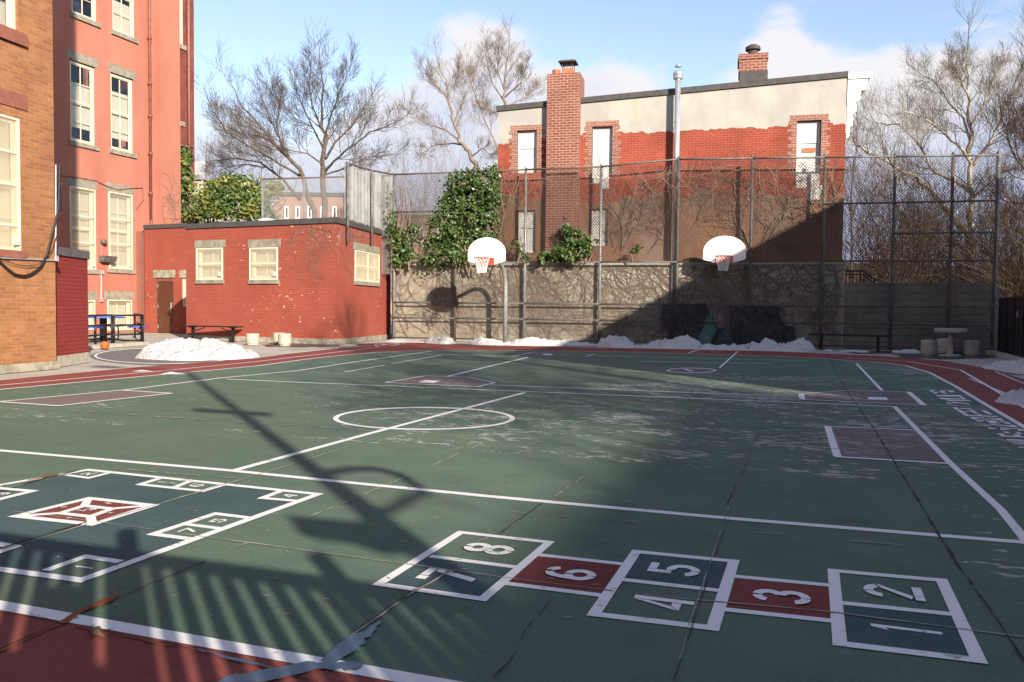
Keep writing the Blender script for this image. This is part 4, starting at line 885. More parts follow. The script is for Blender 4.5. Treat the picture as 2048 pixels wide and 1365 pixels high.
# ================================================================== BRICK HOUSE BEHIND
PH=PB.off(-.27); ha=uz(995,400,PH)[0]; hb=uz(1691.5,250,PH)[0]
house=thing('row_house',PH.p((ha+hb)/2,0),'long red brick row house side wall with grey stucco top and boarded windows','house')
zL=uz(995,222,PH)[1]; zR=uz(1691,154,PH)[1]
def zroof(u): return zL+(zR-zL)*(u-ha)/(hb-ha)
wup=[PH.rect(1034,262,347,1073),PH.rect(1184.5,254,357,1224.5),PH.rect(1594.5,242,349,1641.5)]
wlo=[PH.rect(1035,421,506,1071),PH.rect(1182,418,492,1216)]
hol=wup+wlo
zsp=uz(1690,245,PH)[1]; zspL=uz(1040,281,PH)[1]; zdk=(uz(1000,408,PH)[1]+uz(1600,398,PH)[1])/2
um=uz(1120,300,PH)[0]
def band(mat,name,u0,u1,z0,z1,tops=None):
    m=MB(); PH.wall(m,u0,u1,z0,z1,[h for h in hol if h[0]<u1 and h[1]>u0 and h[3]>z0 and h[2]<z1],.22); return m.build(name,mat,house)
def clipband(mat,name,u0,u1,z0,z1):
    m=MB(); hh=[]
    for h in hol:
        q=(max(h[0],u0),min(h[1],u1),max(h[2],z0),min(h[3],z1))
        if q[0]<q[1] and q[2]<q[3]: hh.append(q)
    us=sorted({u0,u1,*[h[0] for h in hh],*[h[1] for h in hh]}); zs=sorted({z0,z1,*[h[2] for h in hh],*[h[3] for h in hh]})
    for i in range(len(us)-1):
        for j in range(len(zs)-1):
            cu=(us[i]+us[i+1])/2; cz=(zs[j]+zs[j+1])/2
            if any(h[0]<cu<h[1] and h[2]<cz<h[3] for h in hh): continue
            m.face(PH.p(us[i],zs[j]),PH.p(us[i+1],zs[j]),PH.p(us[i+1],zs[j+1]),PH.p(us[i],zs[j+1]))
    return m
m=clipband(0,0,ha,hb,0,zdk)
k=int((hb-ha)/.1); jag=[zdk+.04+.55*max(0,noise.noise(Vector((i*.13,7,3))))+.12*random.random() for i in range(k+1)]
for i in range(k):
    a=ha+(hb-ha)*i/k; b=ha+(hb-ha)*(i+1)/k
    if any(h[0]-.28<b and h[1]+.28>a and h[2]-.4<zdk+.5 and h[3]>zdk-.1 for h in hol): continue
    m.face(PH.p(a,zdk-.03,.005),PH.p(b,zdk-.03,.005),PH.p(b,jag[i+1],.005),PH.p(a,jag[i],.005))
m.build('lower_wall',M['brown_wall'],house)
m=clipband(0,0,ha,hb,zdk,zspL); q=clipband(0,0,um,hb,zspL,zsp); m.raw(q.v,q.f)
bk=11.0; dd=PH.n*-bk
e=[PH.p(ha,0),PH.p(hb,0)]
m.face(e[1],e[1]+dd,e[1]+dd+Z*zR,e[1]+Z*zR); m.face(e[0]+dd,e[0],e[0]+Z*zL,e[0]+dd+Z*zL); m.face(e[1]+dd,e[0]+dd,e[0]+dd+Z*zL,e[1]+dd+Z*zR)
m.build('brick_wall',M['house_brick'],house)
m=MB()
def stp(u0,u1,z0):
    hh=[h for h in hol if h[3]>z0 and h[0]<u1 and h[1]>u0]; us=sorted({u0,u1,*[h[0] for h in hh],*[h[1] for h in hh]})
    for i in range(len(us)-1):
        zz=z0
        for h in hh:
            if h[0]<(us[i]+us[i+1])/2<h[1]: zz=h[3]
        m.face(PH.p(us[i],zz),PH.p(us[i+1],zz),PH.p(us[i+1],zroof(us[i+1])),PH.p(us[i],zroof(us[i])))
stp(ha,um,zspL); stp(um,hb,zsp); m.build('stucco_band',M['stucco'],house)
m=MB(); ur_=um
for (ua,ub,zz) in ((ha,um,zspL),(um,hb,zsp)):
    k=int((ub-ua)/.09); jag=[zz-.02-.13*max(0,noise.noise(Vector((i*.21,zz,3))))-.05*random.random() for i in range(k+1)]
    for i in range(k):
        a=ua+(ub-ua)*i/k; b=ua+(ub-ua)*(i+1)/k
        if any(h[0]-.24<b and h[1]+.24>a and h[3]>zz-.3 for h in hol): continue
        m.face(PH.p(a,jag[i],.006),PH.p(b,jag[i+1],.006),PH.p(b,zz+.03,.006),PH.p(a,zz+.03,.006)); m.face(PH.p(a,jag[i],.006),PH.p(a,jag[i],-.01),PH.p(b,jag[i+1],-.01),PH.p(b,jag[i+1],.006))
m.build('stucco_drip',M['stucco'],house)
m=MB()
for (u0,u1,th) in ((ha-.06,hb+.03,.17),):
    A=[PH.p(u0,zroof(u0)-.02,.06),PH.p(u1,zroof(u1)-.02,.06),PH.p(u1,zroof(u1)-.02,-bk),PH.p(u0,zroof(u0)-.02,-bk)]; B=[p+Z*th for p in A]; m.hexa(A,B)
m.build('roof',M['flash'],house)
uc0=uz(1478,150,PH)[0]; uc1=uz(1534,150,PH)[0]
m=MB(); PH.box(m,(uc0+.02,uc1+.02,zroof(uc1)+.1,zroof(uc1)+.42),-1.0,.065); m.build('chimney_flashing',M['flash'],house)
m=MB(); zc=uz(1506,108,PH)[1]; PH.box(m,(uc0,uc1,zroof(uc1)+.42,zc-.16),-.95,.03); PH.box(m,(uc0-.03,uc1+.03,zc-.16,zc),-.98,.06); ch=m.build('chimney',M['chimney_brick'],house)
m=MB(); c=PH.p((uc0+uc1)/2,zc,-.4); m.lathe(c,[(.17,0),(.17,.1),(.15,.11),(.15,.2),(.23,.22),(.22,.32),(.12,.38),(.0,.39)],16); m.build('chimney_cap',M['flash'],ch)
# chimney breast
PC=PH.off(.25); u0=uz(1092.5,300,PC)[0]; u1=uz(1158,300,PC)[0]; zc=uz(1095,148.5,PC)[1]
m=MB(); PC.box(m,(u0,u1,ZW+.03,zc),-.95,0); ch=m.build('chimney',M['chimney_brick'],house)
m=MB(); c=PC.p(u0+(u1-u0)*.58,zc,-.4); m.box((c.x,c.y,zc+.11),(.36,.36,.22),math.atan2(PC.t.y,PC.t.x)); c2=PC.p(u0+(u1-u0)*.22,zc,-.35); m.lathe((c2.x,c2.y,zc),[(.13,0),(.13,.2),(.11,.21),(.0,.1)],14); m.build('chimney_pot',M['tile'],ch)
m=MB(); rz=math.atan2(PC.t.y,PC.t.x); m.box((c.x,c.y,zc+.42),(.56,.56,.04),rz); m.box((c.x,c.y,zc+.455),(.44,.44,.03),rz)
for a,b in ((-.17,-.17),(.17,-.17),(-.17,.17),(.17,.17)): q=c+PC.t*a+PC.n*b; m.box((q.x,q.y,zc+.31),(.02,.02,.18),rz)
for k in range(-3,4): q=c+PC.t*k*.05+PC.n*.165; m.box((q.x,q.y,zc+.31),(.008,.008,.18),rz)
m.build('chimney_cap',M['flash'],ch)
# windows: brick surrounds and white boards with dark gaps
for i,r in enumerate(wup+wlo):
    u0,u1,z0,z1=r
    if i<3:
        m=MB(); sw=.17
        k=max(3,int((z1-z0)/.11))
        for j in range(k):
            for sd in (-1,1):
                ww=sw+(.09 if j%2 else 0)+random.uniform(-.03,.03); a=z0+(z1-z0)*j/k; b=z0+(z1-z0)*(j+1)/k-.01
                PH.box(m,(u0-ww,u0-.002,a,b) if sd<0 else (u1+.002,u1+ww,a,b),-.1,.008)
        PH.box(m,(u0-.2,u1+.2,z1+.004,z1+.17),-.1,.014); m.build('brick_surround',M['bare_brick'],house)
    f=MB(); g=(u0+.01,u1-.01,z0+.01,z1-.01); frame(f,PH,g,.07,-.2,-.12); w_=f.build('window',M['board'],house)
    m=MB(); zj=z0+(z1-z0)*(.58 if i!=1 else .04)
    PH.box(m,(u0+.085,u1-.085,z0+.085,zj-.01),-.19,-.15)
    if zj+.1<z1: PH.box(m,(u0+.085,u1-.085,zj+.01,z1-.085),-.19,-.135)
    m.build('board',M['board'],w_)
    if i==1:
        m=MB(); A=[PH.p(u0+.09,z0+.1,-.148),PH.p(u0+.55*(u1-u0),z0+.1,-.05),PH.p(u0+.62*(u1-u0),z0+.75*(z1-z0),-.14),PH.p(u0+.09,z1-.12,-.147)]; m.hexa(A,[p-PH.n*.008 for p in A]); m.build('sheet',M['board'],w_)
    if i==2:
        m=MB(); us=(u1-u0)
        for (a,b,c_,d) in ((0,.98,-.42,0),(.45,1.02,-.78,-.42),(.98,1.25,-.62,-.35)): PH.box(m,(u0+us*a+.003,u0+us*b-.003,z0+c_+.003,z0+d-.003),-.05,.012)
        m.build('white_patch',M['board'],house)
    elif i==1:
        m=MB(); us=(u1-u0)
        PH.box(m,(u0+.02,u0+us*.5,z0-.17,z0-.003),-.05,.010); PH.box(m,(u0+us*.4,u0+us*.85,z0-.34,z0-.003),-.05,.014); m.build('white_patch',M['board'],house)
m=MB(); r=wup[2]; u0,u1,z0,z1=r; PH.box(m,(u0+.18,u0+.55,z0+(z1-z0)*.42,z0+(z1-z0)*.5),-.134,-.12); m.build('wood_patch',M['tile'],house)
# cornice with brackets at the street front
m=MB(); et=hb; ze=zroof(hb)+.1
pr=[(0,0),(.62,0),(.66,.06),(.70,.16),(0,.16)]
def ext(poly,o0,o1,mm):
    A=[PH.p(et+.035+u,ze-.16+z,o0) for u,z in poly]; B=[PH.p(et+.035+u,ze-.16+z,o1) for u,z in poly]; k=len(A)
    mm.raw(A+B,[tuple(range(k)),tuple(range(2*k-1,k-1,-1))]+[(i,(i+1)%k,(i+1)%k+k,i+k) for i in range(k)])
ext(pr,.0,-bk,m); ext([(0,-.34),(.50,-.34),(.56,-.002),(0,-.002)],-.05,-bk,m); m.build('cornice',M['wht'],house)
for j in range(5):
    m=MB(); ext([(0,-1.75),(.06,-1.72),(.10,-1.55),(.07,-1.42),(.16,-1.35),(.18,-1.15),(.14,-1.05),(.26,-.95),(.27,-.78),(.22,-.70),(.37,-.6),(.38,-.345),(0,-.345)],-.06-j*1.1,-.2-j*1.1,m); m.build('bracket',M['wht'],house)
# flue pipe
u=uz(1353.5,300,PB.off(.04))[0]; PQ=PB.off(.02)
root=thing('flue_pipe',PQ.p(u,0),'tall shiny steel flue pipe with a cap rising past the brick house','flue')
zt=uz(1356,143,PQ)[1]
m=MB(); m.tube([PQ.p(u,ZW-.1,.0),PQ.p(u,zt-.25,.0)],.085,16); 
for z in (ZW+.6,ZW+2.4,ZW+4.3,ZW+6): m.tube([PQ.p(u,z,0),PQ.p(u,z+.05,0)],.092,16)
m.build('pipe',M['shiny'],root,True)
m=MB(); c=PQ.p(u,zt-.27,0); m.lathe(c,[(.09,0),(.15,.04),(.155,.1),(.12,.12),(.155,.14),(.155,.22),(.1,.27),(0,.28)],18); m.build('cap',M['shiny'],root,True)
for dx in (-.07,.07):
    m=MB(); m.tube([PQ.p(u+dx,.0,.06),PQ.p(u+dx,ZW+.02,.06)],.03,8); m.build('support',M['galvd'],root,True)
# black sheeting, tarp
def cloth(name,poly,mat,label,cat,off,amp=.03,seed=1):
    P=PFN; us=[uz(x,y,P) for x,y in poly]; m=MB(); A=[P.p(u,z,off+amp*math.sin(u*7+z*3)) for u,z in us]; B=[p-P.n*.03 for p in A]; k=len(A)
    m.raw(A+B,[tuple(range(k)),tuple(range(2*k-1,k-1,-1))]+[(i,(i+1)%k,(i+1)%k+k,i+k) for i in range(k)]); return tag(m.build(name,mat,base=P.p(us[0][0],0)),label,cat)
cloth('sheeting',[(1325,610),(1350,608),(1380,609),(1413,608),(1413,622),(1410,640),(1408,655),(1395,676),(1370,684),(1345,672),(1326,652)],M['blackp'],'black plastic sheeting hung on the fence left of the right hoop pole','sheeting',.12)
cloth('sheeting',[(1460,616),(1490,612),(1520,613),(1557,614),(1560,640),(1570,652),(1588,653),(1590,680),(1560,690),(1500,692),(1462,690)],M['blackp'],'large black plastic sheeting hung on the fence right of the hoop pole','sheeting',.12)
def lump(name,c,rx,ry,h,mat,label,cat,seed):
    vs=[];fs=[];n=40;k=14; a0=math.atan2(PB.t.y,PB.t.x)
    for i in range(k+1):
        r=i/k
        for j in range(n):
            a=2*math.pi*j/n; x=rx*r*math.cos(a); y=ry*r*math.sin(a); p=Vector((c.x+x*math.cos(a0)-y*math.sin(a0),c.y+x*math.sin(a0)+y*math.cos(a0),0))
            z=h*(1-r**2.5)*(.75+.6*noise.noise(p*2.2+Vector((0,0,seed)))+.35*abs(noise.noise(p*6)))
            vs.append((p.x,p.y,max(0,z)-.005))
    for i in range(k):
        for j in range(n): fs.append((i*n+j,i*n+(j+1)%n,(i+1)*n+(j+1)%n,(i+1)*n+j))
    return tag(MB().raw(vs,fs).build(name,mat,smooth=True,base=c),label,cat)
lump('tarp',G(1408,692)+nB*.22,.62,.3,.95,M['tarp'],'crumpled dark green tarp slumped against the fence by the hoop pole','tarp',2)
lump('rubbish_bag',G(1447,694)+nB*.1,.42,.28,.68,M['blackp'],'slumped black plastic bags behind the right hoop pole','bags',5)
# snow along the fence
snow([(786,681),(800,683),(850,685)],.8,.10,'low snow ridge at the corner of the red annex',1.2,nx=40)
snow([(850,686),(880,686),(907,687)],.9,.26,'small snow heap near the annex end of the fence',2.1,nx=40)
snow([(935,688),(1000,690),(1100,691),(1200,692)],1.0,.25,'thin snow bank below the sunlit hoop',3.7,nx=110)
snow([(1185,692),(1250,694),(1320,695),(1405,697)],1.35,.42,'broad snow bank left of the black sheeting',4.4,nx=110,group=None)
snow([(1395,697),(1430,698),(1470,698)],1.0,.20,'low snow ridge at the foot of the right hoop',5.2,nx=50)
snow([(1455,698),(1500,699),(1560,701),(1632,703)],1.2,.42,'jagged shaded snow bank below the large black sheeting',6.9,nx=110,rough=.6)
snow([(1650,702),(1662,703)],.25,.08,'tiny snow scrap under the right bench',7.1,nx=16,ny=12)
snow([(1677,703),(1740,705)],.35,.06,'thin snow strip in front of the right bench',7.7,nx=30)
snow([(1785,705),(1845,708)],.6,.12,'flat snow patch left of the concrete stools',8.3,nx=40)
snow([(2005,735),(2050,742),(2130,752)],1.6,.34,'grey snow heap at the right edge by the gate',9.1,nx=60)
snow([(2035,800),(2090,808),(2180,815)],1.3,.42,'snow heap nearest the camera at the right edge',10.4,nx=60)
# bench, table, stools on the right
root=thing('bench',G(1700,700),'thin black bench in shade along the right part of the fence','bench')
b0=G(1643,699); b1=G(1756,703); t=(b1-b0).normalized(); a=math.atan2(t.y,t.x); c=(b0+b1)/2; L=(b1-b0).length
m=MB(); m.box((c.x,c.y,.43),(L+.7,.32,.05),a); m.build('seat',M['black'],root)
for q in (b0,b1): m=MB(); m.box((q.x,q.y,.2),(.07,.07,.40),a); m.box((q.x,q.y,.008),(.12,.26,.015),a); m.build('leg',M['black'],root)
c=G(1900,712); D=(c-CAM).dot(f_); s=D/F
root=thing('concrete_table',c,'round concrete table on one column in the shaded right corner','table')
m=MB(); m.lathe(c,[(.26*1,.0),(.25,.03),(5.6*s,.05),(5*s,.55)],20); m.build('column',M['conc'],root)
m=MB(); m.lathe(c,[(20*s,.555),(29*s,.60),(30*s,.65),(29.5*s,.70),(0,.705)],28); m.build('tabletop',M['conc'],root)
for x,y,l in ((1857.5,710,'concrete drum stool left of the round table'),(1888,706,'concrete drum stool behind the round table column'),(1944,711.5,'concrete drum stool right of the round table')):
    p=G(x,y); D=(p-CAM).dot(f_); r=15*D/F; root=thing('concrete_stool',p,l,'stool','concrete stools round the table')
    m=MB(); m.lathe(p,[(r*.88,0),(r*.9,.045),(r,.05),(r,.35),(r*.95,.375),(0,.378)],26); m.build('body',M['conc'],root)
    m=MB(); m.lathe(p,[(r*.7,.380),(r*.68,.392),(0,.393)],20); m.build('seat',M['conc'],root)
# black gate and dark iron railing at the right end
g0=G(1996,708); g1=G(2046,722); g2=g1+(g1-g0).normalized()*2.2
PG=PL(g0,g2)
root=thing('metal_gate',g0,'tall black solid metal gate at the right end of the back wall','gate')
L=(g2-g0).length; zt=uz(2010,599,PG)[1]
m=MB(); PG.box(m,(.05,L,.14,zt),-.05,0); 
m.build('panel',M['blackp'],root)
m=MB(); frame(m,PG,(.0,L+.04,.08,zt+.05),.05,-.07,.02)
for k in range(1,5): PG.box(m,(L*k/5-.015,L*k/5+.015,.13,zt),.002,.02)
m.build('frame',M['black'],root)
m=MB(); PG.box(m,(L*.5,L*.5+.06,1.0,1.15),.02,.06); m.build('handle',M['galv'],root)
root=thing('concrete_kerb',PG.p(1,0,.3),'low concrete kerb at the foot of the black gate','kerb'); m=MB(); PG.box(m,(0.2,L,0,.10),.15,.32); m.build('kerb',M['conc'],root)
P2=PG.off(-1.2); root=thing('iron_fence',P2.p(0,0),'dark picket fence rising behind the black gate','fence'); zt2=uz(2030,548,P2)[1]
for k in range(14):
    m=MB(); P2.box(m,(-1+k*.3,-1+k*.3+.12,0,zt2),-.03,0); m.build('picket',M['blackp'],root)
m=MB(); P2.box(m,(-1.1,3.3,zt2-.35,zt2-.27),-.08,-.032); m.build('rail',M['blackp'],root)
m=MB(); P3=PB.off(-1.6); ra=uz(1690,545,P3)[0]; rb=uz(1755,565,P3)[0]
root=thing('stair_rail',P3.p(ra,0),'black iron stair railing behind the low block wall beside the house','railing')
z0_,z1_=uz(1725,542,P3)[1],uz(1755,562,P3)[1]; ub=uz(1725,542,P3)[0]
m.tube([P3.p(ra,z0_),P3.p(ub,z0_),P3.p(rb,z1_)],.03,6); m.tube([P3.p(ra,z0_-.12),P3.p(ub,z0_-.12),P3.p(rb,z1_-.12)],.02,6); m.build('handrail',M['black'],root)
for k in range(9):
    u=ra+(rb-ra)*(k+.3)/9; z=z0_ if u<ub else z0_+(z1_-z0_)*(u-ub)/(rb-ub); m=MB(); m.tube([P3.p(u,0),P3.p(u,z)],.015,5); m.build('baluster',M['black'],root)
# ---- picnic table, guard rail and ball on the left
c=G(207,684); root=thing('picnic_table',c,'octagonal picnic table with blue top and blue seats behind black railings','picnic table')
m=MB(); oc=lambda c,r,n=8,a0=.39:[(c.x+r*math.cos(a0+2*math.pi*k/n),c.y+r*math.sin(a0+2*math.pi*k/n)) for k in range(n)]
m.prism(oc(c,.60),.70,.745); m.build('tabletop',M['blue'],root,bevel=.01)
m=MB(); m.box((c.x,c.y,.35),(.14,.14,.7)); m.build('column',M['black'],root)
for k in range(4):
    a=math.pi/2*k+.5; d=Vector((math.cos(a),math.sin(a),0)); q=c+d*.95; 
    m=MB(); m.prism(oc(q,.29,12),.43,.47); m.build('seat',M['blue'],root,bevel=.008)
    for sd in (-.1,.1):
        o=Vector((-d.y,d.x,0))*sd; m=MB(); m.tube([c+d*.08+o+Z*.1,c+d*.6+o+Z*.04,c+d*1.0+o+Z*.04,c+d*1.08+o+Z*.1,c+d*1.08+o+Z*.36,c+d*1.0+o+Z*.43],.022,6); m.build('leg',M['black'],root)
def railing(a,b,h,label,n=2):
    root=thing('guard_rail',a,label,'railing','black pipe railings round the picnic table'); d=(b-a)
    for z in (h,h*.66,h*.33):
        m=MB(); m.tube([a+Z*z,b+Z*z],.026,6); m.build('rail',M['black'],root,True)
    for k in range(n+1):
        q=a+d*k/n; m=MB(); m.tube([q,q+Z*h],.028,6); m.build('post',M['black'],root,True)
ra,rb=G(224,689.5),G(286,686.5)
railing(ra,rb,.80,'black pipe railing in front of the blue seats ending by the brown panel',1)
railing(G(150,695),G(228,687),.80,'black pipe railing nearest the red pier before the blue table',2)
railing(rb+Vector((-.15,.1,0)),G(270,676),.80,'black pipe railing running back at the open end by the panel',1)
q0,q1=G(170,700),G(298,690.5); t=(q1-q0).normalized(); n_=Vector((-t.y,t.x,0)); m=MB(); A=[q0,q1,q1+n_*.35,q0+n_*.35]; m.hexa(A,[p+Z*.09 for p in A]); tag(m.build('concrete_kerb',M['conc'],base=(q0+q1)/2),'concrete kerb under the black railings near the orange ball','kerb')
p=G(209.5,699.5); D=(p-CAM).dot(f_); r=8.4*D/F
bm_=MB(); bm_.lathe((p.x,p.y,0),[(r*math.sin(math.pi*k/14)+1e-4,r-r*math.cos(math.pi*k/14)) for k in range(15)],24)
root=thing('basketball',p,'orange basketball on the concrete by the kerb','ball'); bm_.build('ball',M['ball'],root,True)
for ax in range(3):
    m=MB(); P=[]
    for k in range(32):
        a=2*math.pi*k/32; v=Vector((math.cos(a),math.sin(a),0)) if ax==0 else (Vector((math.cos(a),0,math.sin(a))) if ax==1 else Vector((0,math.cos(a),math.sin(a)))); P.append(p+Z*r+v*r)
    m.tube(P,.0035,4,closed=True); m.build('seam',M['cable'],root)
p=G(180,1266); m=MB(); vs=[(0,0,.004),(.03,.012,.02),(.055,.0,.008),(.085,.02,.016),(.06,-.02,.02),(.1,-.028,.005),(.04,-.035,.012),(.02,-.02,.022)]
m.raw([(p.x+x,p.y+y,z+.004) for x,y,z in vs],[(0,1,7),(1,2,4,7),(2,3,4),(4,5,6),(7,4,6)]); m.raw([(p.x-.02,p.y,.006),(p.x,p.y+.003,.01),(p.x,p.y-.003,.012)],[(0,1,2)])
tag(m.build('dead_leaf',M['deadleaf'],base=p),'curled brown dead leaf on the red paint at the bottom left','leaf')
# ================================================================== TREES
rnd=random.Random(11)
def rv(s=1): return Vector((rnd.gauss(0,1),rnd.gauss(0,1),rnd.gauss(0,1)))*s
def sprout(mb,p,d,L,r,lvl,maxl,nk,up=.12,wig=.16,rmin=.006):
    n=4 if lvl<maxl else 3; path=[p]; rad=[r]; q=p; d=d.normalized()
    for i in range(n):
        d=(d+rv(wig)+Vector((0,0,up))).normalized(); q=q+d*L/n; path.append(q); rad.append(max(rmin*.8,r*(1-.62*(i+1)/n)))
    mb.tube(path,rad,5 if r>.05 else 3,cap=False)
    if lvl<maxl:
        k=nk[min(lvl,len(nk)-1)]
        for i in range(k):
            t=.22+.78*(i+rnd.random())/k; j=min(n-1,int(t*n)); c=path[j].lerp(path[j+1],t*n-j); td=(path[j+1]-path[j]).normalized()
            pr=rv(); pr=(pr-td*pr.dot(td)).normalized(); dd=(td*.78+pr*.62).normalized()
            sprout(mb,c,dd,L*(.80-.26*t)*rnd.uniform(.65,1.3),max(rmin,rad[j]*.5),lvl+1,maxl,nk,up,wig,rmin)
def tree(name,base,limbs,mat,label,cat='tree',group=None,D=40,nk=(7,6,4),maxl=3,up=.13,scale=1.0,side=11,rmin=.007,start=.25,wig=.085,slen=.86):
    """limbs: list of (pixel polyline, start radius, end radius, depth drift); the first is the trunk"""
    root=thing(name,base,label,cat,group); tr=MB(); cr=MB()
    for li,(pl,ra,rb,dz) in enumerate(limbs):
        P=[]
        for i,(x,y) in enumerate(pl):
            t=i/(len(pl)-1); P.append(atD(x,y,D+dz*t)+ (rv(.04) if 0<i else Vector()))
        Q=[]
        for a,b in zip(P,P[1:]):
            for k in range(3): Q.append(a.lerp(b,k/3)+ (rv(ra*.25) if k else Vector()))
        Q.append(P[-1]); n=len(Q)
        ra*=.82; rad=[ra+(rb-ra)*(i/(n-1))**.7 for i in range(n)]
        tr.tube(Q,rad,8 if ra>.1 else 6,cap=False)
        Ls=min(6.5,sum((b-a).length for a,b in zip(Q,Q[1:])))
        ns=int(side*(1 if li else .6))
        for i in range(ns):
            t=(start if li else .45)+(1-(start if li else .45))*(i+rnd.random())/ns; j=min(n-2,int(t*(n-1))); c=Q[j].lerp(Q[j+1],t*(n-1)-j); td=(Q[j+1]-Q[j]).normalized()
            pr=rv(); pr=(pr-td*pr.dot(td)).normalized()
            sprout(cr,c,(td*.75+pr*.6).normalized(),slen*max(.8,Ls*.36*(1.15-.6*t))*rnd.uniform(.7,1.25),max(rmin,min(rad[j]*.42,.035)),1,maxl,nk,up,wig,rmin)
        sprout(cr,Q[-1],(Q[-1]-Q[-2]),slen*max(.8,Ls*.3),rb,1,maxl,nk,up,wig,rmin)
    tr.build('trunk',mat,root,True); cr.build('branches',M['twig_grey'] if mat is M['sycamore'] else mat,root)
    return root
def gb(x,D): q=atD(x,650,D); return Vector((q.x,q.y,0))
T1=[([(651,640),(650,440),(648,335),(648,290),(645,240),(642,190),(640,140)],.27,.03,0),
 ([(650,345),(668,320),(700,298),(740,268),(790,245)],.10,.02,-2.5),([(651,318),(672,285),(700,255),(735,205)],.10,.02,2),([(650,350),(690,335),(735,318),(785,312)],.07,.015,3),
 ([(648,300),(630,262),(612,225),(590,175)],.09,.02,2.5),([(647,285),(660,235),(678,190),(700,140)],.08,.02,-2),([(648,330),(615,312),(580,298),(545,300)],.06,.015,-3),([(646,262),(625,215),(616,165),(622,125)],.07,.02,-1)]
tree('bare_tree',gb(651,44),T1,M['bark_dark'],'large dark bare tree with straight trunk behind the annex roof',D=44,side=14,nk=(8,7,5),rmin=.0075)
T1b=[([(636,640),(628,420),(606,358),(580,320),(548,290),(515,250),(488,215),(462,170)],.22,.02,-1),
 ([(600,352),(572,335),(535,312),(500,295),(455,262),(425,225)],.09,.02,-3),([(585,328),(560,278),(540,240),(522,190)],.08,.02,2),([(548,290),(520,270),(480,268),(440,245)],.06,.015,2),([(565,302),(555,250),(560,210),(545,170)],.06,.015,-2),
 ([(600,400),(562,356),(520,328),(470,318),(430,325)],.11,.02,3),([(530,335),(495,330),(455,340),(415,350)],.05,.012,0)]
tree('bare_tree',gb(636,43),T1b,M['bark_dark'],'dark bare tree leaning far left over the ivy hedge',D=43,side=17,nk=(8,8,6),rmin=.0052)
T2=[([(985,640),(975,420),(957,342),(940,305),(918,282),(908,250),(902,210),(893,170),(880,140)],.30,.03,0),
 ([(915,278),(895,262),(865,250),(835,235),(815,235)],.09,.02,-2),([(925,290),(900,285),(870,292),(850,305)],.08,.02,2),([(908,250),(922,215),(938,180),(950,150)],.08,.02,2),([(904,225),(888,190),(866,165),(850,140)],.07,.02,-2),([(903,205),(915,170),(918,140)],.06,.02,1),([(945,312),(965,300),(978,308)],.06,.02,-2)]
tree('bare_tree',gb(985,52),T2,M['bark_tan'],'tan bare tree leaning left behind the corner of the brick house',D=52,side=12,nk=(8,7,6),rmin=.0065)
T3=[([(1020,640),(1018,330),(1010,210),(1008,170),(1012,130),(1018,95)],.25,.03,0),([(1010,205),(985,170),(975,130),(972,100)],.09,.02,2),([(1010,195),(1040,165),(1052,130)],.09,.02,-2),([(1010,215),(1050,195),(1075,175)],.07,.02,2),([(1008,180),(995,140),(998,100)],.06,.02,-2),
 ([(1000,320),(985,275),(965,235),(950,195),(935,150)],.11,.02,2),([(1010,240),(990,225),(962,215)],.06,.02,1)]
tree('bare_tree',gb(1020,58),T3,M['bark_tan'],'tall tan bare tree rising behind the house left of the brick chimney',D=58,side=12,nk=(8,7,6),rmin=.007)
T4=[([(1925,640),(1932,560),(1942,505),(1938,470),(1942,420),(1941,340),(1944,280),(1940,220),(1938,160),(1935,100)],.30,.03,0),
 ([(1938,468),(1905,430),(1880,400),(1855,370),(1820,350),(1790,335),(1750,310),(1715,290),(1700,270)],.20,.03,-3),
 ([(1936,505),(1915,490),(1880,478),(1850,460),(1815,440),(1790,400)],.12,.02,3),([(1942,385),(1910,360),(1870,345),(1855,325),(1838,290),(1800,250),(1770,245),(1735,240)],.13,.02,2.5),
 ([(1942,325),(1915,290),(1885,262),(1850,240),(1810,225)],.11,.02,-2),([(1943,290),(1925,235),(1895,200),(1870,165),(1845,150)],.08,.02,2),([(1943,335),(1968,300),(1990,260),(2015,210),(2040,150)],.12,.02,-2),
 ([(1945,465),(1975,445),(2005,432),(2050,425)],.09,.02,2),([(1942,250),(1965,215),(1985,170),(1995,130)],.07,.02,1),([(1942,400),(1975,370),(2010,345),(2060,330)],.08,.02,-2),([(1940,200),(1920,160),(1908,130)],.05,.02,-1)]
tree('sycamore_tree',gb(1925,38),T4,M['sycamore'],'big pale mottled bare sycamore behind the low wall at the right',D=38,side=20,nk=(8,8,6),up=.09,rmin=.005)
T5=[([(2110,640),(2105,450),(2090,330),(2075,220),(2065,140)],.22,.03,0),([(2098,400),(2060,360),(2030,310),(2010,250)],.10,.02,-2),([(2100,430),(2050,410),(2010,400),(1980,380)],.08,.02,2),([(2090,330),(2050,280),(2030,220)],.08,.02,2),([(2100,480),(2050,470),(2015,450)],.07,.02,-2)]
tree('bare_tree',gb(2110,33),T5,M['bark_brown'],'dark bare tree leaning in from the right edge behind the fence',D=33,side=18,nk=(8,8,6),rmin=.005)
T6=[([(1700,640),(1702,500),(1700,400),(1708,330),(1712,285)],.10,.02,0),([(1701,440),(1720,390),(1735,330)],.06,.02,2),([(1700,420),(1688,370),(1682,330)],.06,.02,3),([(1702,480),(1735,440),(1760,400)],.05,.015,-1)]
tree('bare_tree',gb(1700,46),T6,M['bark_brown'],'slender bare tree just right of the brick house corner',D=46,side=9,nk=(6,5,4))
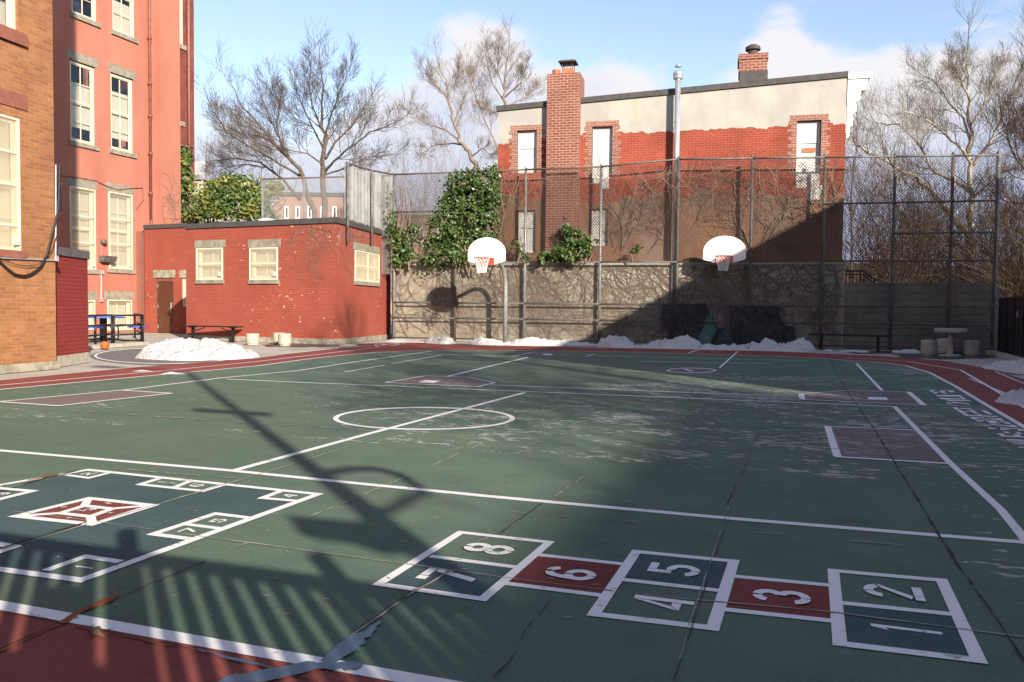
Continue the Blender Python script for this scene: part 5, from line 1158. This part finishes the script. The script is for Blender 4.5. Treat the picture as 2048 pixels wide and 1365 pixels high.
for i,(x,y,D,h,l) in enumerate([(410,300,75,170,'thin distant bare tree beside the salmon wing'),(520,350,80,90,'low distant bare tree behind the ivy hedge'),(440,330,85,110,'hazy distant bare tree above the ivy hedge'),(735,350,70,130,'distant bare tree behind the roof screen'),(560,350,90,80,'small faraway bare tree over the row houses')]):
    tree('bare_tree',gb(x,D),[([(x,640),(x,460),(x-3,400),(x+2,y)],.16,.03,0),([(x,430),(x-25,400),(x-45,360)],.08,.02,2),([(x,420),(x+25,390),(x+40,350)],.08,.02,-2),([(x-2,400),(x-14,360),(x-15,330)],.07,.02,2)],M['bark_brown'],l,'tree','distant bare trees',D=D,side=8,nk=(6,4),maxl=2,rmin=.014)
# brown bushy trees behind the ivy, and thicket behind the low wall
def shrub(x,ytop,D,w,ns,mat,label,group,name='bare_shrub',h2=None,nk=(5,4),up=.1):
    b=gb(x,D); root=thing(name,b,label,'shrub',group); m=MB(); H=CH+(620-ytop)/F*D
    for i in range(ns):
        p=b+Vector((rnd.uniform(-.3,.3)*w,rnd.uniform(-.5,.5)*w,0)); d=Vector((rnd.gauss(0,.28),rnd.gauss(0,.28),1)); sprout(m,p,d,H*rnd.uniform(.6,1.0),rnd.uniform(.02,.045),1,3,(6,5,4),up,.11,.006)
    m.build('stems',mat,root); return root
for x,y,D,l in ((800,395,48,'brown twiggy bare bush left of the fence ivy'),(842,360,50,'tall brown twiggy bush between roof screen and fence ivy'),(880,380,52,'brown bare bush directly behind the fence ivy')):
    shrub(x,y,D,3.2,26,M['bark_tan'],l,'brown bushes behind the fence')
for i,(x,y,D) in enumerate([(1722,440,34),(1765,420,36),(1800,385,33),(1838,395,35),(1872,440,37),(1905,450,34),(1965,445,36),(2000,430,33),(2040,440,36),(2025,470,31),(2075,450,30)]):
    shrub(x,y,D,2.6,22,M['bark_brown'],['brown bare bush nearest the house corner behind the low wall','second bare bush from the house behind the low wall','dark many stemmed bush right of the stair railing','bare bush left of the sycamore between two fence posts','low bare bush close on the left of the sycamore','bare bush touching the sycamore trunk','bare bush close on the right of the sycamore','dark bare bush behind the corner fence post','bare bush at the right edge above the gate','low dark bush just behind the gate','dark bush outside the right edge behind the gate'][i],'bare bushes behind the low wall')
# ================================================================== IVY
def inpoly(x,y,P):
    c=False
    for i in range(len(P)):
        (a,b),(e,f)=P[i],P[i-1]
        if (b>y)!=(f>y) and x<(e-a)*(y-b)/(f-b)+a: c=not c
    return c
def ivy(name,P,poly,n,mat,label,cat,depth=.35,size=.10,nc=70,off=.1,spread=9,stems=6,mat2=None,group=None,bulge=None):
    xs=[p[0] for p in poly]; ys=[p[1] for p in poly]
    def rp():
        while True:
            x=rnd.uniform(min(xs),max(xs)); y=rnd.uniform(min(ys),max(ys))
            if inpoly(x,y,poly): return x,y
    C=[(*rp(),rnd.uniform(-1,1)) for _ in range(nc)]
    b=P.P(sum(xs)/len(xs),max(ys)); root=thing(name,P.p(P.px(sum(xs)/len(xs),max(ys))[0],max(0,b.z)),label,cat,group)
    ms=[MB(),MB(),MB()]
    def leaf(m,p,nr,s):
        t=nr.orthogonal().normalized(); a=rnd.uniform(0,6.28); u=t*math.cos(a)+nr.cross(t)*math.sin(a); v=nr.cross(u)
        m.raw([p,p+u*s*.55+v*s*.45+nr*s*.12,p+u*s*1.1,p+u*s*.55-v*s*.45+nr*s*.12],[(0,1,2),(0,2,3)])
    cx,cy=sum(xs)/len(xs),sum(ys)/len(ys)
    for i in range(n):
        c=C[rnd.randrange(nc)]; x=c[0]+rnd.gauss(0,spread); y=c[1]+rnd.gauss(0,spread*.8)
        if not inpoly(x,y,poly) and rnd.random()<.7: continue
        if noise.noise(Vector((x*.055,y*.055,n*.01)))<-.30+.2*rnd.random()-.1: continue
        o=off+depth*(.5*c[2]+.35*rnd.gauss(0,1))
        if bulge: 
            k=max(0,1-((x-cx)/(max(xs)-min(xs))*2)**2-((y-max(ys))/(max(ys)-min(ys)))**2*.8); o+=bulge*k
        nr=(P.n*.6+Vector((0,0,.55))+rv(.75)).normalized(); leaf(ms[2] if rnd.random()<.025 else ms[1 if mat2 and (c[2]>.74) else 0],P.P(x,y,0)+P.n*o,nr,size*rnd.choice((.5,.7,.85,1,1.15,1.5)))
    ms[0].build('leaves',mat,root)
    if mat2: ms[1].build('leaves',mat2,root)
    if ms[2].f: ms[2].build('dead_leaves',M['deadleaf'],root)
    m=MB()
    for i in range(stems):
        x,y=rp(); q=[P.P(x,max(ys)+6,off)]
        for k in range(5): x+=rnd.uniform(-.12,.12)*(max(xs)-min(xs)); q.append(P.P(x,max(ys)-(max(ys)-min(ys))*(k+1)/5.5,off+rnd.uniform(-.1,.1)))
        m.tube(q,[.03,.028,.022,.018,.012,.008],5)
    m.build('stems',M['vine'],root); return root
ivy('ivy',PFN,[(893,380),(905,352),(925,344),(960,352),(988,350),(996,340),(1000,420),(1004,440),(985,470),(1000,475),(968,500),(940,525),(900,530),(862,540),(848,520),(852,490),(858,465),(870,430),(885,405)],17500,M['ivy'],'largest dense glossy green ivy climbing the fence left of the brick house','ivy',.45,.082,190,.12,9)
ivy('ivy',PFN,[(786,360),(792,440),(805,470),(830,450),(838,455),(842,480),(832,515),(812,528),(795,536),(786,525)],1700,M['ivy'],'small loose ivy clump on the fence post beside the annex','ivy',.25,.10,36,.12,7)
ivy('ivy',PFN,[(1110,500),(1128,478),(1130,452),(1150,455),(1170,470),(1184,485),(1178,505),(1165,522),(1145,523),(1120,520),(1085,522),(1075,518),(1090,502)],2300,M['ivy'],'small round ivy clump on the fence right of the sunlit hoop','ivy',.3,.10,40,.12,6)
ivy('ivy',PFN,[(1015,465),(1030,480),(1045,500),(1062,505),(1070,520),(1050,522),(1040,510),(1020,480)],220,M['ivy'],'sparse ivy sprig trailing across the left boarded lower window','ivy',.12,.085,14,.1,4,2)
ivy('ivy',PFN,[(1262,515),(1268,500),(1275,485),(1280,490),(1278,505),(1268,517)],110,M['ivy'],'tiny ivy sprig low on the fence between the two hoops','ivy',.1,.08,8,.1,3,1)
ivy('ivy',PFN,[(952,345),(985,330),(1000,338),(1000,352),(960,356)],260,M['ivy'],'thin ivy top peeking over the fence rail at the house corner','ivy',.2,.095,14,.1,5,1)
q0=atD(350,600,33); q1=atD(560,600,33); PI=PL(q0,q1)
ivy('ivy_hedge',PI,[(398,444),(384,446),(392,412),(410,386),(440,366),(472,359),(506,362),(526,378),(542,400),(552,430),(554,446)],15000,M['ivy'],'broad green ivy mound growing up behind the annex roof','hedge',.5,.105,210,.2,10,8,M['ivy_light'],bulge=1.6)
ivy('ivy',PI,[(530,372),(545,362),(572,378),(570,388),(548,390),(535,396)],330,M['ivy_light'],'yellowing ivy tuft at the right tip of the ivy mound','ivy',.2,.13,14,.3,6,2)
ivy('ivy',PW,[(347,440),(347,320),(352,285),(362,300),(374,290),(378,360),(382,430),(385,442)],1500,M['ivy'],'yellow green ivy running up the rear wing beside the drainpipe','ivy',.15,.17,60,.12,6,6,M['ivy_light'])
# bare vines
def walk(m,P,u,z,a,L,r,lvl,zmin,zmax,off,um=None,maxl=3):
    q=[P.p(u,z,off)]; n=max(3,int(L/.16)); rad=[r]; kids=[]
    for i in range(n):
        a+=rnd.gauss(0,.22); u+=math.cos(a)*L/n; z+=math.sin(a)*L/n
        if z<zmin or z>zmax or (um and not um[0]<u<um[1]): break
        q.append(P.p(u,z,off+rnd.uniform(0,.012))); rad.append(r*(1-.75*(i+1)/n)); kids.append((u,z,a,rad[-1]))
    if len(q)<2: return
    m.tube(q,rad,4 if r>.012 else 3,cap=False)
    if lvl<maxl:
        for (u,z,a,rr) in kids:
            if rnd.random()<.42: walk(m,P,u,z,a+rnd.choice((-1,1))*rnd.uniform(.4,1.1),L*rnd.uniform(.35,.65),max(.0035,rr*.6),lvl+1,zmin,zmax,off,um,maxl)
um=(ha+.05,hb-.05); zf=ztop(1500)
def vine(label,specs,P=None,zr=(ZW,6.1),grp='bare vines on the brick house',off=.02,umm=um):
    P=P or PH; root=None; m=MB()
    for (pl,r0,r1) in specs:
        Q=[P.P(x,y,off+.01) for x,y in pl]; S_=[]
        for a,b in zip(Q,Q[1:]):
            for k in range(3): S_.append(a.lerp(b,k/3)+ (rv(.02) if k else Vector()))
        S_.append(Q[-1]); n=len(S_); rad=[r0+(r1-r0)*i/(n-1) for i in range(n)]; m.tube(S_,rad,5,cap=False)
        for i in range(2,n-1):
            u=(S_[i]-P.o).dot(P.t); z=S_[i].z; d=S_[i+1]-S_[i]; a=math.atan2(d.z,d.dot(P.t))
            for _ in range(2):
                if rnd.random()<.75: walk(m,P,u,z,a+rnd.choice((-1,1))*rnd.uniform(.3,1.2),rnd.uniform(.5,1.6),max(.005,rad[i]*.5),1,*zr,off,umm)
    return tag(m.build('bare_vine',M['vine'],base=P.P(*specs[0][0][0])),label,'vine',grp)
K=lambda l:[(1200+x/3.41,320+y/3.41) for x,y in l]
vine('pale forked bare vine fanning up the house wall above the right hoop',[(K([(1025,640),(1015,580),(955,450),(950,330),(915,180),(905,120)]),.035,.012),(K([(1010,560),(935,500),(915,400),(905,300)]),.02,.01),(K([(955,330),(1000,260),(1030,200)]),.018,.008),(K([(1025,620),(1150,540),(1240,420),(1285,270),(1290,220)]),.035,.012),(K([(1120,540),(1180,420),(1235,360),(1300,320)]),.018,.01)])
vine('bare vine reaching along the house wall to its right corner',[(K([(1240,420),(1300,320),(1440,295),(1545,300),(1620,240),(1680,60)]),.03,.012),(K([(1540,300),(1600,320),(1650,260),(1690,290)]),.015,.006),(K([(1270,380),(1330,400),(1390,450)]),.02,.01),(K([(1050,400),(1100,430),(1180,460),(1240,490)]),.014,.006)])
vine('thick cluster of bare vine stems on the house wall left of the flue pipe',[(K([(150,620),(160,500),(150,430),(75,370),(5,305)]),.03,.01),(K([(165,600),(230,470),(275,410),(295,300),(300,250)]),.03,.01),(K([(330,640),(400,540),(440,430),(455,330)]),.022,.008),(K([(90,600),(80,500),(130,460),(180,300),(180,240)]),.02,.008),(K([(330,480),(350,420),(420,400),(470,370)]),.014,.006)])
K2=lambda l:[(760+x/3.41,320+y/3.41) for x,y in l]
vine('tangled bare vine right of the brick chimney on the house wall',[(K2([(1150,590),(1160,420),(1140,330),(1080,210)]),.02,.008),(K2([(1600,640),(1660,520),(1640,390),(1560,300),(1500,240)]),.022,.008),(K2([(1640,580),(1720,420),(1740,260)]),.022,.008)])
vine('thin bare vine spread over the left end of the house wall',[(K2([(930,680),(870,600),(830,500),(860,400)]),.018,.006),(K2([(820,560),(900,650),(930,690)]),.014,.006),(K2([(1370,300),(1400,380),(1440,440)]),.012,.006)])
vine('fine bare vine net on the pinkish patch right of the flue pipe',[(K([(600,500),(660,420),(690,300),(640,200),(600,100)]),.014,.006),(K([(545,300),(650,250),(740,240),(800,260)]),.012,.006),(K([(545,180),(620,140),(700,110),(740,60)]),.012,.006),(K([(700,420),(800,390),(870,330)]),.012,.006)])
m=MB()
for _ in range(150):
    u=rnd.uniform(uW0+.5,uW1-.2); z=ZW-.02 if rnd.random()<.75 else rnd.uniform(.05,.5); a=rnd.uniform(-2.6,-.5) if z>1 else rnd.uniform(.5,2.6)
    walk(m,PB,u,z,a,rnd.uniform(1.2,4.2),rnd.uniform(.007,.02),1,.03,ZW-.05,.014,(uW0,uW1),3)
o=tag(m.build('vine_tracery',M['vine'],base=PB.p((uW0+uW1)/2,0)),'dead vine tendrils spread across the tan block wall','vines'); struct(o,'stuff')
# vines caught in the fence rail
m=MB()
for _ in range(60):
    u=rnd.uniform(uz(995,340,PFN)[0],uz(1690,340,PFN)[0]); z=ztop(1200)-rnd.uniform(0,.2)
    walk(m,PFN,u,z,rnd.uniform(-2.8,-.4),rnd.uniform(.6,2.2),.009,1,ZW,ztop(1000),.08,None,3)
o=tag(m.build('vine_tracery',M['vine'],base=PFN.p(0,ZW)),'dead vine tendrils hanging in the upper fence mesh before the house','vines'); struct(o,'stuff')
m=MB()
for _ in range(26):
    u=rnd.uniform(uf*.7,uf); walk(m,PF,u,ZT-.05,rnd.uniform(-2.6,-.6),rnd.uniform(.6,1.8),.006,1,1.6,ZT,.008,(0,uf),3)
for _ in range(22):
    u=rnd.uniform(0,2.5); walk(m,PS,u,ZT-.05,rnd.uniform(-2.6,-.6),rnd.uniform(.6,1.8),.006,1,1.6,ZT,.008,(0,2.6),3)
o=tag(m.build('vine_tracery',M['vine'],base=A1g),'fine dead vine tendrils round the corner of the red annex','vines'); struct(o,'stuff')
m=MB()
for _ in range(16):
    u=rnd.uniform(uC+.6,uR); walk(m,PR,u,rnd.uniform(3.5,5),rnd.uniform(.5,2.4),rnd.uniform(1,2.4),.010,1,2,7,.31,(uC,uR),3)
o=tag(m.build('vine_tracery',M['vine'],base=PR.p(uC,2)),'dead vine tendrils on the foot of the salmon chimney breast','vines'); struct(o,'stuff')
# ================================================================== FAR SETTING
m=MB(); vs=[];fs=[]
nx=40
for i in range(nx+1):
    for j in range(5):
        x=1660+i*22; D=(44,52,60,75,95)[j]; p=atD(x,600,D); z=(0,2.8,4.6,5.6,6.0)[j]*(1+.2*noise.noise(Vector((p.x*.15,p.y*.15,1))))+.4*noise.noise(p*.5); vs.append((p.x,p.y,z if j else -.02))
for i in range(nx):
    for j in range(4): a=i*5+j; fs.append((a,a+5,a+6,a+1))
struct(m.raw(vs,fs).build('hill',M['earth'],smooth=True))
def far_house(x0,x1,yt,D,mat,label,rows,wx,roof=M['flash'],parapet=True):
    a=atD(x0,600,D); b=atD(x1,600,D); P=PL(a,b); L=(b-a).length; L=math.hypot(b.x-a.x,b.y-a.y); zt=P.px(x0,yt)[1]
    root=thing('row_house',P.p(L/2,0),label,'house','far houses behind the yard')
    m=MB(); hol=[]
    for (y0,y1) in rows:
        for xa,xb in wx: hol.append(P.rect(xa,y0,y1,xb))
    P.wall(m,0,L,0,zt,hol,.15); P.shell(m,0,L,0,zt,9); m.build('wall',mat,root)
    m=MB(); P.box(m,(-.1,L+.1,zt,zt+.3),-9.1,.15); m.build('roof',roof,root)
    for r in hol:
        m=MB(); frame(m,P,(r[0]+.01,r[1]-.01,r[2]+.01,r[3]-.01),.12,-.13,-.05); f=m.build('window',M['wht'],root)
        m=MB(); P.box(m,(r[0]+.12,r[1]-.12,r[2]+.12,r[3]-.12),-.14,-.11); m.build('pane',M['dark'],f)
    return root
far_house(548,690,392,72,M['far_brick'],'distant pinkish brick row house seen between ivy mound and roof screen',[(412,438),(460,490)],[(568,578),(590,600),(614,624),(640,650),(664,674)])
far_house(690,800,428,74,M['far_brick'],'distant low brick row house behind the roof screen and fence',[(445,470)],[(706,716),(730,740),(790,797)])
far_house(800,1000,436,76,plain('pale_far_brick',(.42,.25,.17),.9,.1),'distant orange brick row house glimpsed behind the fence ivy',[(455,485)],[(812,822),(838,848),(875,885),(930,940)])
far_house(372,440,366,60,M['stucco'],'distant cream house with dark flat roof between wing and ivy mound',[(385,405)],[(395,403),(415,423)])
p=atD(402,600,58); root=thing('roof_tank',p,'pale grey box on the cream house roof beside the salmon wing','tank'); z0=atD(402,366,58).z; z1=atD(402,330,58).z; m=MB(); m.box((p.x,p.y,(z0+z1)/2+.1),(1.0,1.0,z1-z0),.3); m.build('tank',M['conduit'],root,bevel=.03); m=MB(); m.box((p.x,p.y,z0/2),(.8,.8,z0),.3); m.build('tower',M['stucco'],root)
# fence stretch behind the annex roof
ue0=uz(525,500,PFN)[0]; ue1=US[0]-.12
f2=thing('chain_link_fence',PFN.p((ue0+ue1)/2,0),'fine grey stretch of chain link fence behind the annex roof','fence')
zt=ztop(600)
for u in (ue0,(ue0*2+ue1)/3,(ue0+ue1*2)/3): m=MB(); m.tube([PFN.p(u,0),PFN.p(u,zt+.05)],.04,7); m.build('post',M['wireg'],f2,True)
m=MB(); m.tube([PFN.p(ue0,zt,.03),PFN.p(ue1,zt,.03)],.03,6); m.build('rail',M['rust'],f2,True)
m=MB(); diamond(m,PFN,ue0,ue1,2.2,zt,.055,.0055,.05,1.15); m.build('mesh',M['wireg'],f2)
# ================================================================== BEHIND THE CAMERA: shadow casters, and houses added to cut sky light
def sidehouse(name,x0,x1,y0,y1,h,mat,label,nw):
    root=thing(name,((x0+x1)/2,(y0+y1)/2,0),label,'building'); P=PL((x0,y0),(x0,y1))
    hol=[]
    for i in range(nw):
        for z in (1.2,4.2):
            if z+1.6<h: c=(y1-y0)*(i+.5)/nw; hol.append((c-.5,c+.5,z,z+1.6))
    P.n=Vector((-1,0,0)); P.t=Vector((0,1,0)); P.o=Vector((x0,y0,0))
    m=MB(); P.wall(m,0,y1-y0,0,h-.25,hol,.15); P.shell(m,0,y1-y0,0,h-.25,x1-x0); m.build('wall',mat,root)
    m=MB(); P.box(m,(-.02,y1-y0+.02,h-.25,h),-(x1-x0)-.05,.05); m.build('roof',M['flash'],root)
    for r in hol:
        m=MB(); frame(m,P,(r[0]+.01,r[1]-.01,r[2]+.01,r[3]-.01),.07,-.14,-.06); f=m.build('window',M['cream'],root); m=MB(); P.box(m,(r[0]+.07,r[1]-.07,r[2]+.07,r[3]-.07),-.14,-.11); m.build('pane',M['dark'],f)
XR=9.0
sidehouse('brick_house',XR,XR+9,3.4,19.7,8.9,M['house_brick'],'tall brick house along the right side shading the back wall',5)
sidehouse('brick_house',24,33,-42,-12.9,14.05,M['bare_brick'],'far brick house added behind the camera to shade the right of the court',8)  # unseen house, placed and sized to shade the right of the court
def yard_tree(x,y,h,label):
    root=thing('bare_tree',(x,y,0),label,'tree','bare trees behind the camera'); m=MB(); c=MB(); b=Vector((x,y,0))
    m.tube([b,b+Z*h*.2,b+Vector((.1,.1,h*.42)),b+Vector((.15,0,h*.7)),b+Vector((.2,.1,h*.95))],[.2,.16,.12,.07,.02],8)
    for i in range(22):
        t=rnd.uniform(.32,.92); a=rnd.uniform(0,6.28); sprout(c,b+Vector((.1,.05,h*t)),Vector((math.cos(a),math.sin(a),rnd.uniform(.3,1.0))),h*.30*(1.2-.7*t),.05*(1.3-t),1,4,(7,6,5,5),.07,.15,.008)
    m.build('trunk',M['bark_dark'],root,True); c.build('branches',M['bark_dark'],root)
yard_tree(12.4,-5.0,11.0,'bare tree behind the camera dappling the middle of the court')
yard_tree(8.3,2.5,11.5,'bare tree near the tall house dappling the far court')
for (x0,x1,h,l) in ((-46,-26,11,'brick row house added behind the camera at its far left to block sky'),(-25.9,-10,13,'taller brick row house added behind the camera left of its middle to block sky'),(-9.9,6.5,12,'brick row house added behind the camera nearest the lamp post to block sky')):  # unseen houses added to cut skylight and deepen the shade in the yard
    root=thing('row_house',((x0+x1)/2,-12,0),l,'house','added row houses blocking sky behind the camera'); m=MB(); m.box(((x0+x1)/2,-17,h/2),(x1-x0,10,h)); m.build('wall',M['house_brick'],root); m=MB(); m.box(((x0+x1)/2,-17,h+.15),(x1-x0-.02,10.3,.3)); m.build('roof',M['flash'],root)
    for k in range(5):
        for z in (1.2,4.6,8.0):
            xx=x0+(x1-x0)*(k+.5)/5; m=MB()
            for q in ((xx-.55,.1,2.0),(xx+.55,.1,2.0)): m.box((q[0],-11.96,z+1),(.1,.08,2.2))
            m.box((xx,-11.96,z-.05),(1.0,.08,.1)); m.box((xx,-11.96,z+2.05),(1.0,.08,.1)); m.box((xx,-11.96,z+1),(1.0,.06,.08)); f=m.build('window',M['cream'],root); m=MB(); m.box((xx,-11.985,z+1),(1.0,.02,2.0)); m.build('pane',M['dark'],f)
# street lamp post
B=Vector((3.5,-1.6,0)); root=thing('lamp_post',B,'street lamp post behind the camera casting the long thin shadow','lamp post')
m=MB(); m.tube([B,B+Z*.5,B+Z*7.3],[.11,.085,.05],10); m.build('pole',M['galvd'],root,True)
m=MB(); m.tube([B+Z*7.1,B+Vector((-.6,.1,7.35)),B+Vector((-1.7,.2,7.4))],.03,6); m.build('arm',M['galvd'],root,True)
m=MB(); m.box((B.x-1.9,B.y+.22,7.38),(.55,.2,.12)); m.build('lamp_head',M['galvd'],root)
m=MB(); m.box((B.x,B.y-.1,5.05),(.95,.05,.12)); m.build('crossbar',M['galvd'],root)
def back(x,y,yp=-1.66):
    g=G(x,y); t=(g.y-yp)/.696; return Vector((g.x+t*.718,yp,t*.4))
m=MB(); m.tube([back(*q) for q in ((632,955),(665,945),(700,938),(750,938),(800,950),(836,974))],.045,7); m.build('bracket',M['galvd'],root,True)
for nm,P in (('sign_panel',[(572,1033),(640,1040),(700,1046),(745,1040),(770,1075),(800,1110),(775,1112),(700,1088),(640,1082),(600,1070)]),('sign_arm',[(700,1005),(760,1018),(836,976),(862,990),(800,1022),(765,1042),(720,1040)])):
    A=[back(*q) for q in P]; Bk=[p+Vector((0,.03,0)) for p in A]; k=len(A); m=MB(); m.raw(A+Bk,[tuple(range(k)),tuple(range(2*k-1,k-1,-1))]+[(i,(i+1)%k,(i+1)%k+k,i+k) for i in range(k)]); m.build(nm,M['galvd'],root)
# picket fence and the photographer
YF=-.2; HF=1.78; root=thing('iron_picket_fence',(.5,YF,0),'iron picket fence behind the camera casting the striped shadow','fence')
m=MB(); m.box((1.2,YF,HF-.04),(9.6,.04,.075)); m.build('rail',M['black'],root)
m=MB(); m.box((1.2,YF,.18),(9.6,.04,.05)); m.build('rail',M['black'],root)
for k in range(78): 
    x=-3.4+k*.118; m=MB(); m.box((x,YF,(HF-.08+.205)/2),(.044,.04,HF-.08-.205)); m.build('picket',M['black'],root)
for x in (-2.8,-1.72,-.65,.42,1.49,2.56,3.63,4.7,5.9): m=MB(); m.box((x,YF-.055,.98),(.065,.065,1.96)); m.build('post',M['black'],root)
def person(base,label):
    root=thing('person',base,label,'person')
    J={'pel':(0,0,.92,.13),'waist':(0,0,1.06,.125),'chest':(0,.0,1.27,.15),'neck':(0,0,1.43,.055),'head':(0,.02,1.52,.085),'top':(0,.01,1.63,.075),
       'hl':(-.09,0,.86,.09),'kl':(-.10,.03,.48,.06),'al':(-.11,0,.08,.04),'fl':(-.12,.14,.03,.035),'hr':(.09,0,.86,.09),'kr':(.10,.03,.48,.06),'ar':(.11,0,.08,.04),'fr':(.12,.14,.03,.035),
       'sl':(-.19,0,1.36,.06),'el':(-.25,.06,1.10,.045),'wl':(-.10,.26,1.12,.032),'pl':(-.06,.31,1.12,.03),'sr':(.19,0,1.36,.06),'er':(.25,.06,1.10,.045),'wr':(.10,.26,1.12,.032),'pr':(.06,.31,1.12,.03)}
    E=[('pel','waist'),('waist','chest'),('chest','neck'),('neck','head'),('head','top'),('pel','hl'),('hl','kl'),('kl','al'),('al','fl'),('pel','hr'),('hr','kr'),('kr','ar'),('ar','fr'),('chest','sl'),('sl','el'),('el','wl'),('wl','pl'),('chest','sr'),('sr','er'),('er','wr'),('wr','pr')]
    for s,sg in (('l',-1),('r',1)):
        for k in range(5):
            n=f'f{s}{k}'; a=(.022*(k-1.5)); J[n+'a']=(sg*.055+0,.335,1.12+a,.010); J[n+'b']=(sg*.02,.36,1.12+a,.008); E+= [('p'+s,n+'a'),(n+'a',n+'b')]
    ks=list(J); me=bpy.data.meshes.new('body'); me.from_pydata([J[k][:3] for k in ks],[(ks.index(a),ks.index(b)) for a,b in E],[]); me.materials.append(M['cloth'])
    o=bpy.data.objects.new('body',me); COL.objects.link(o); o.parent=root
    sk=o.modifiers.new('skin','SKIN'); o.modifiers.new('sub','SUBSURF').render_levels=1
    for i,k in enumerate(ks): me.skin_vertices[0].data[i].radius=(J[k][3],)*2
    me.skin_vertices[0].data[0].use_root=True
    m=MB(); m.lathe((base[0],base[1]+.005,1.5),[(.09,.0),(.105,.06),(.10,.13),(.06,.18),(0,.19)],14); m.build('hair',M['hair'],root,True)
person(Vector((.33,-.52,0)),'person in a dark coat standing behind the picket fence taking the picture')
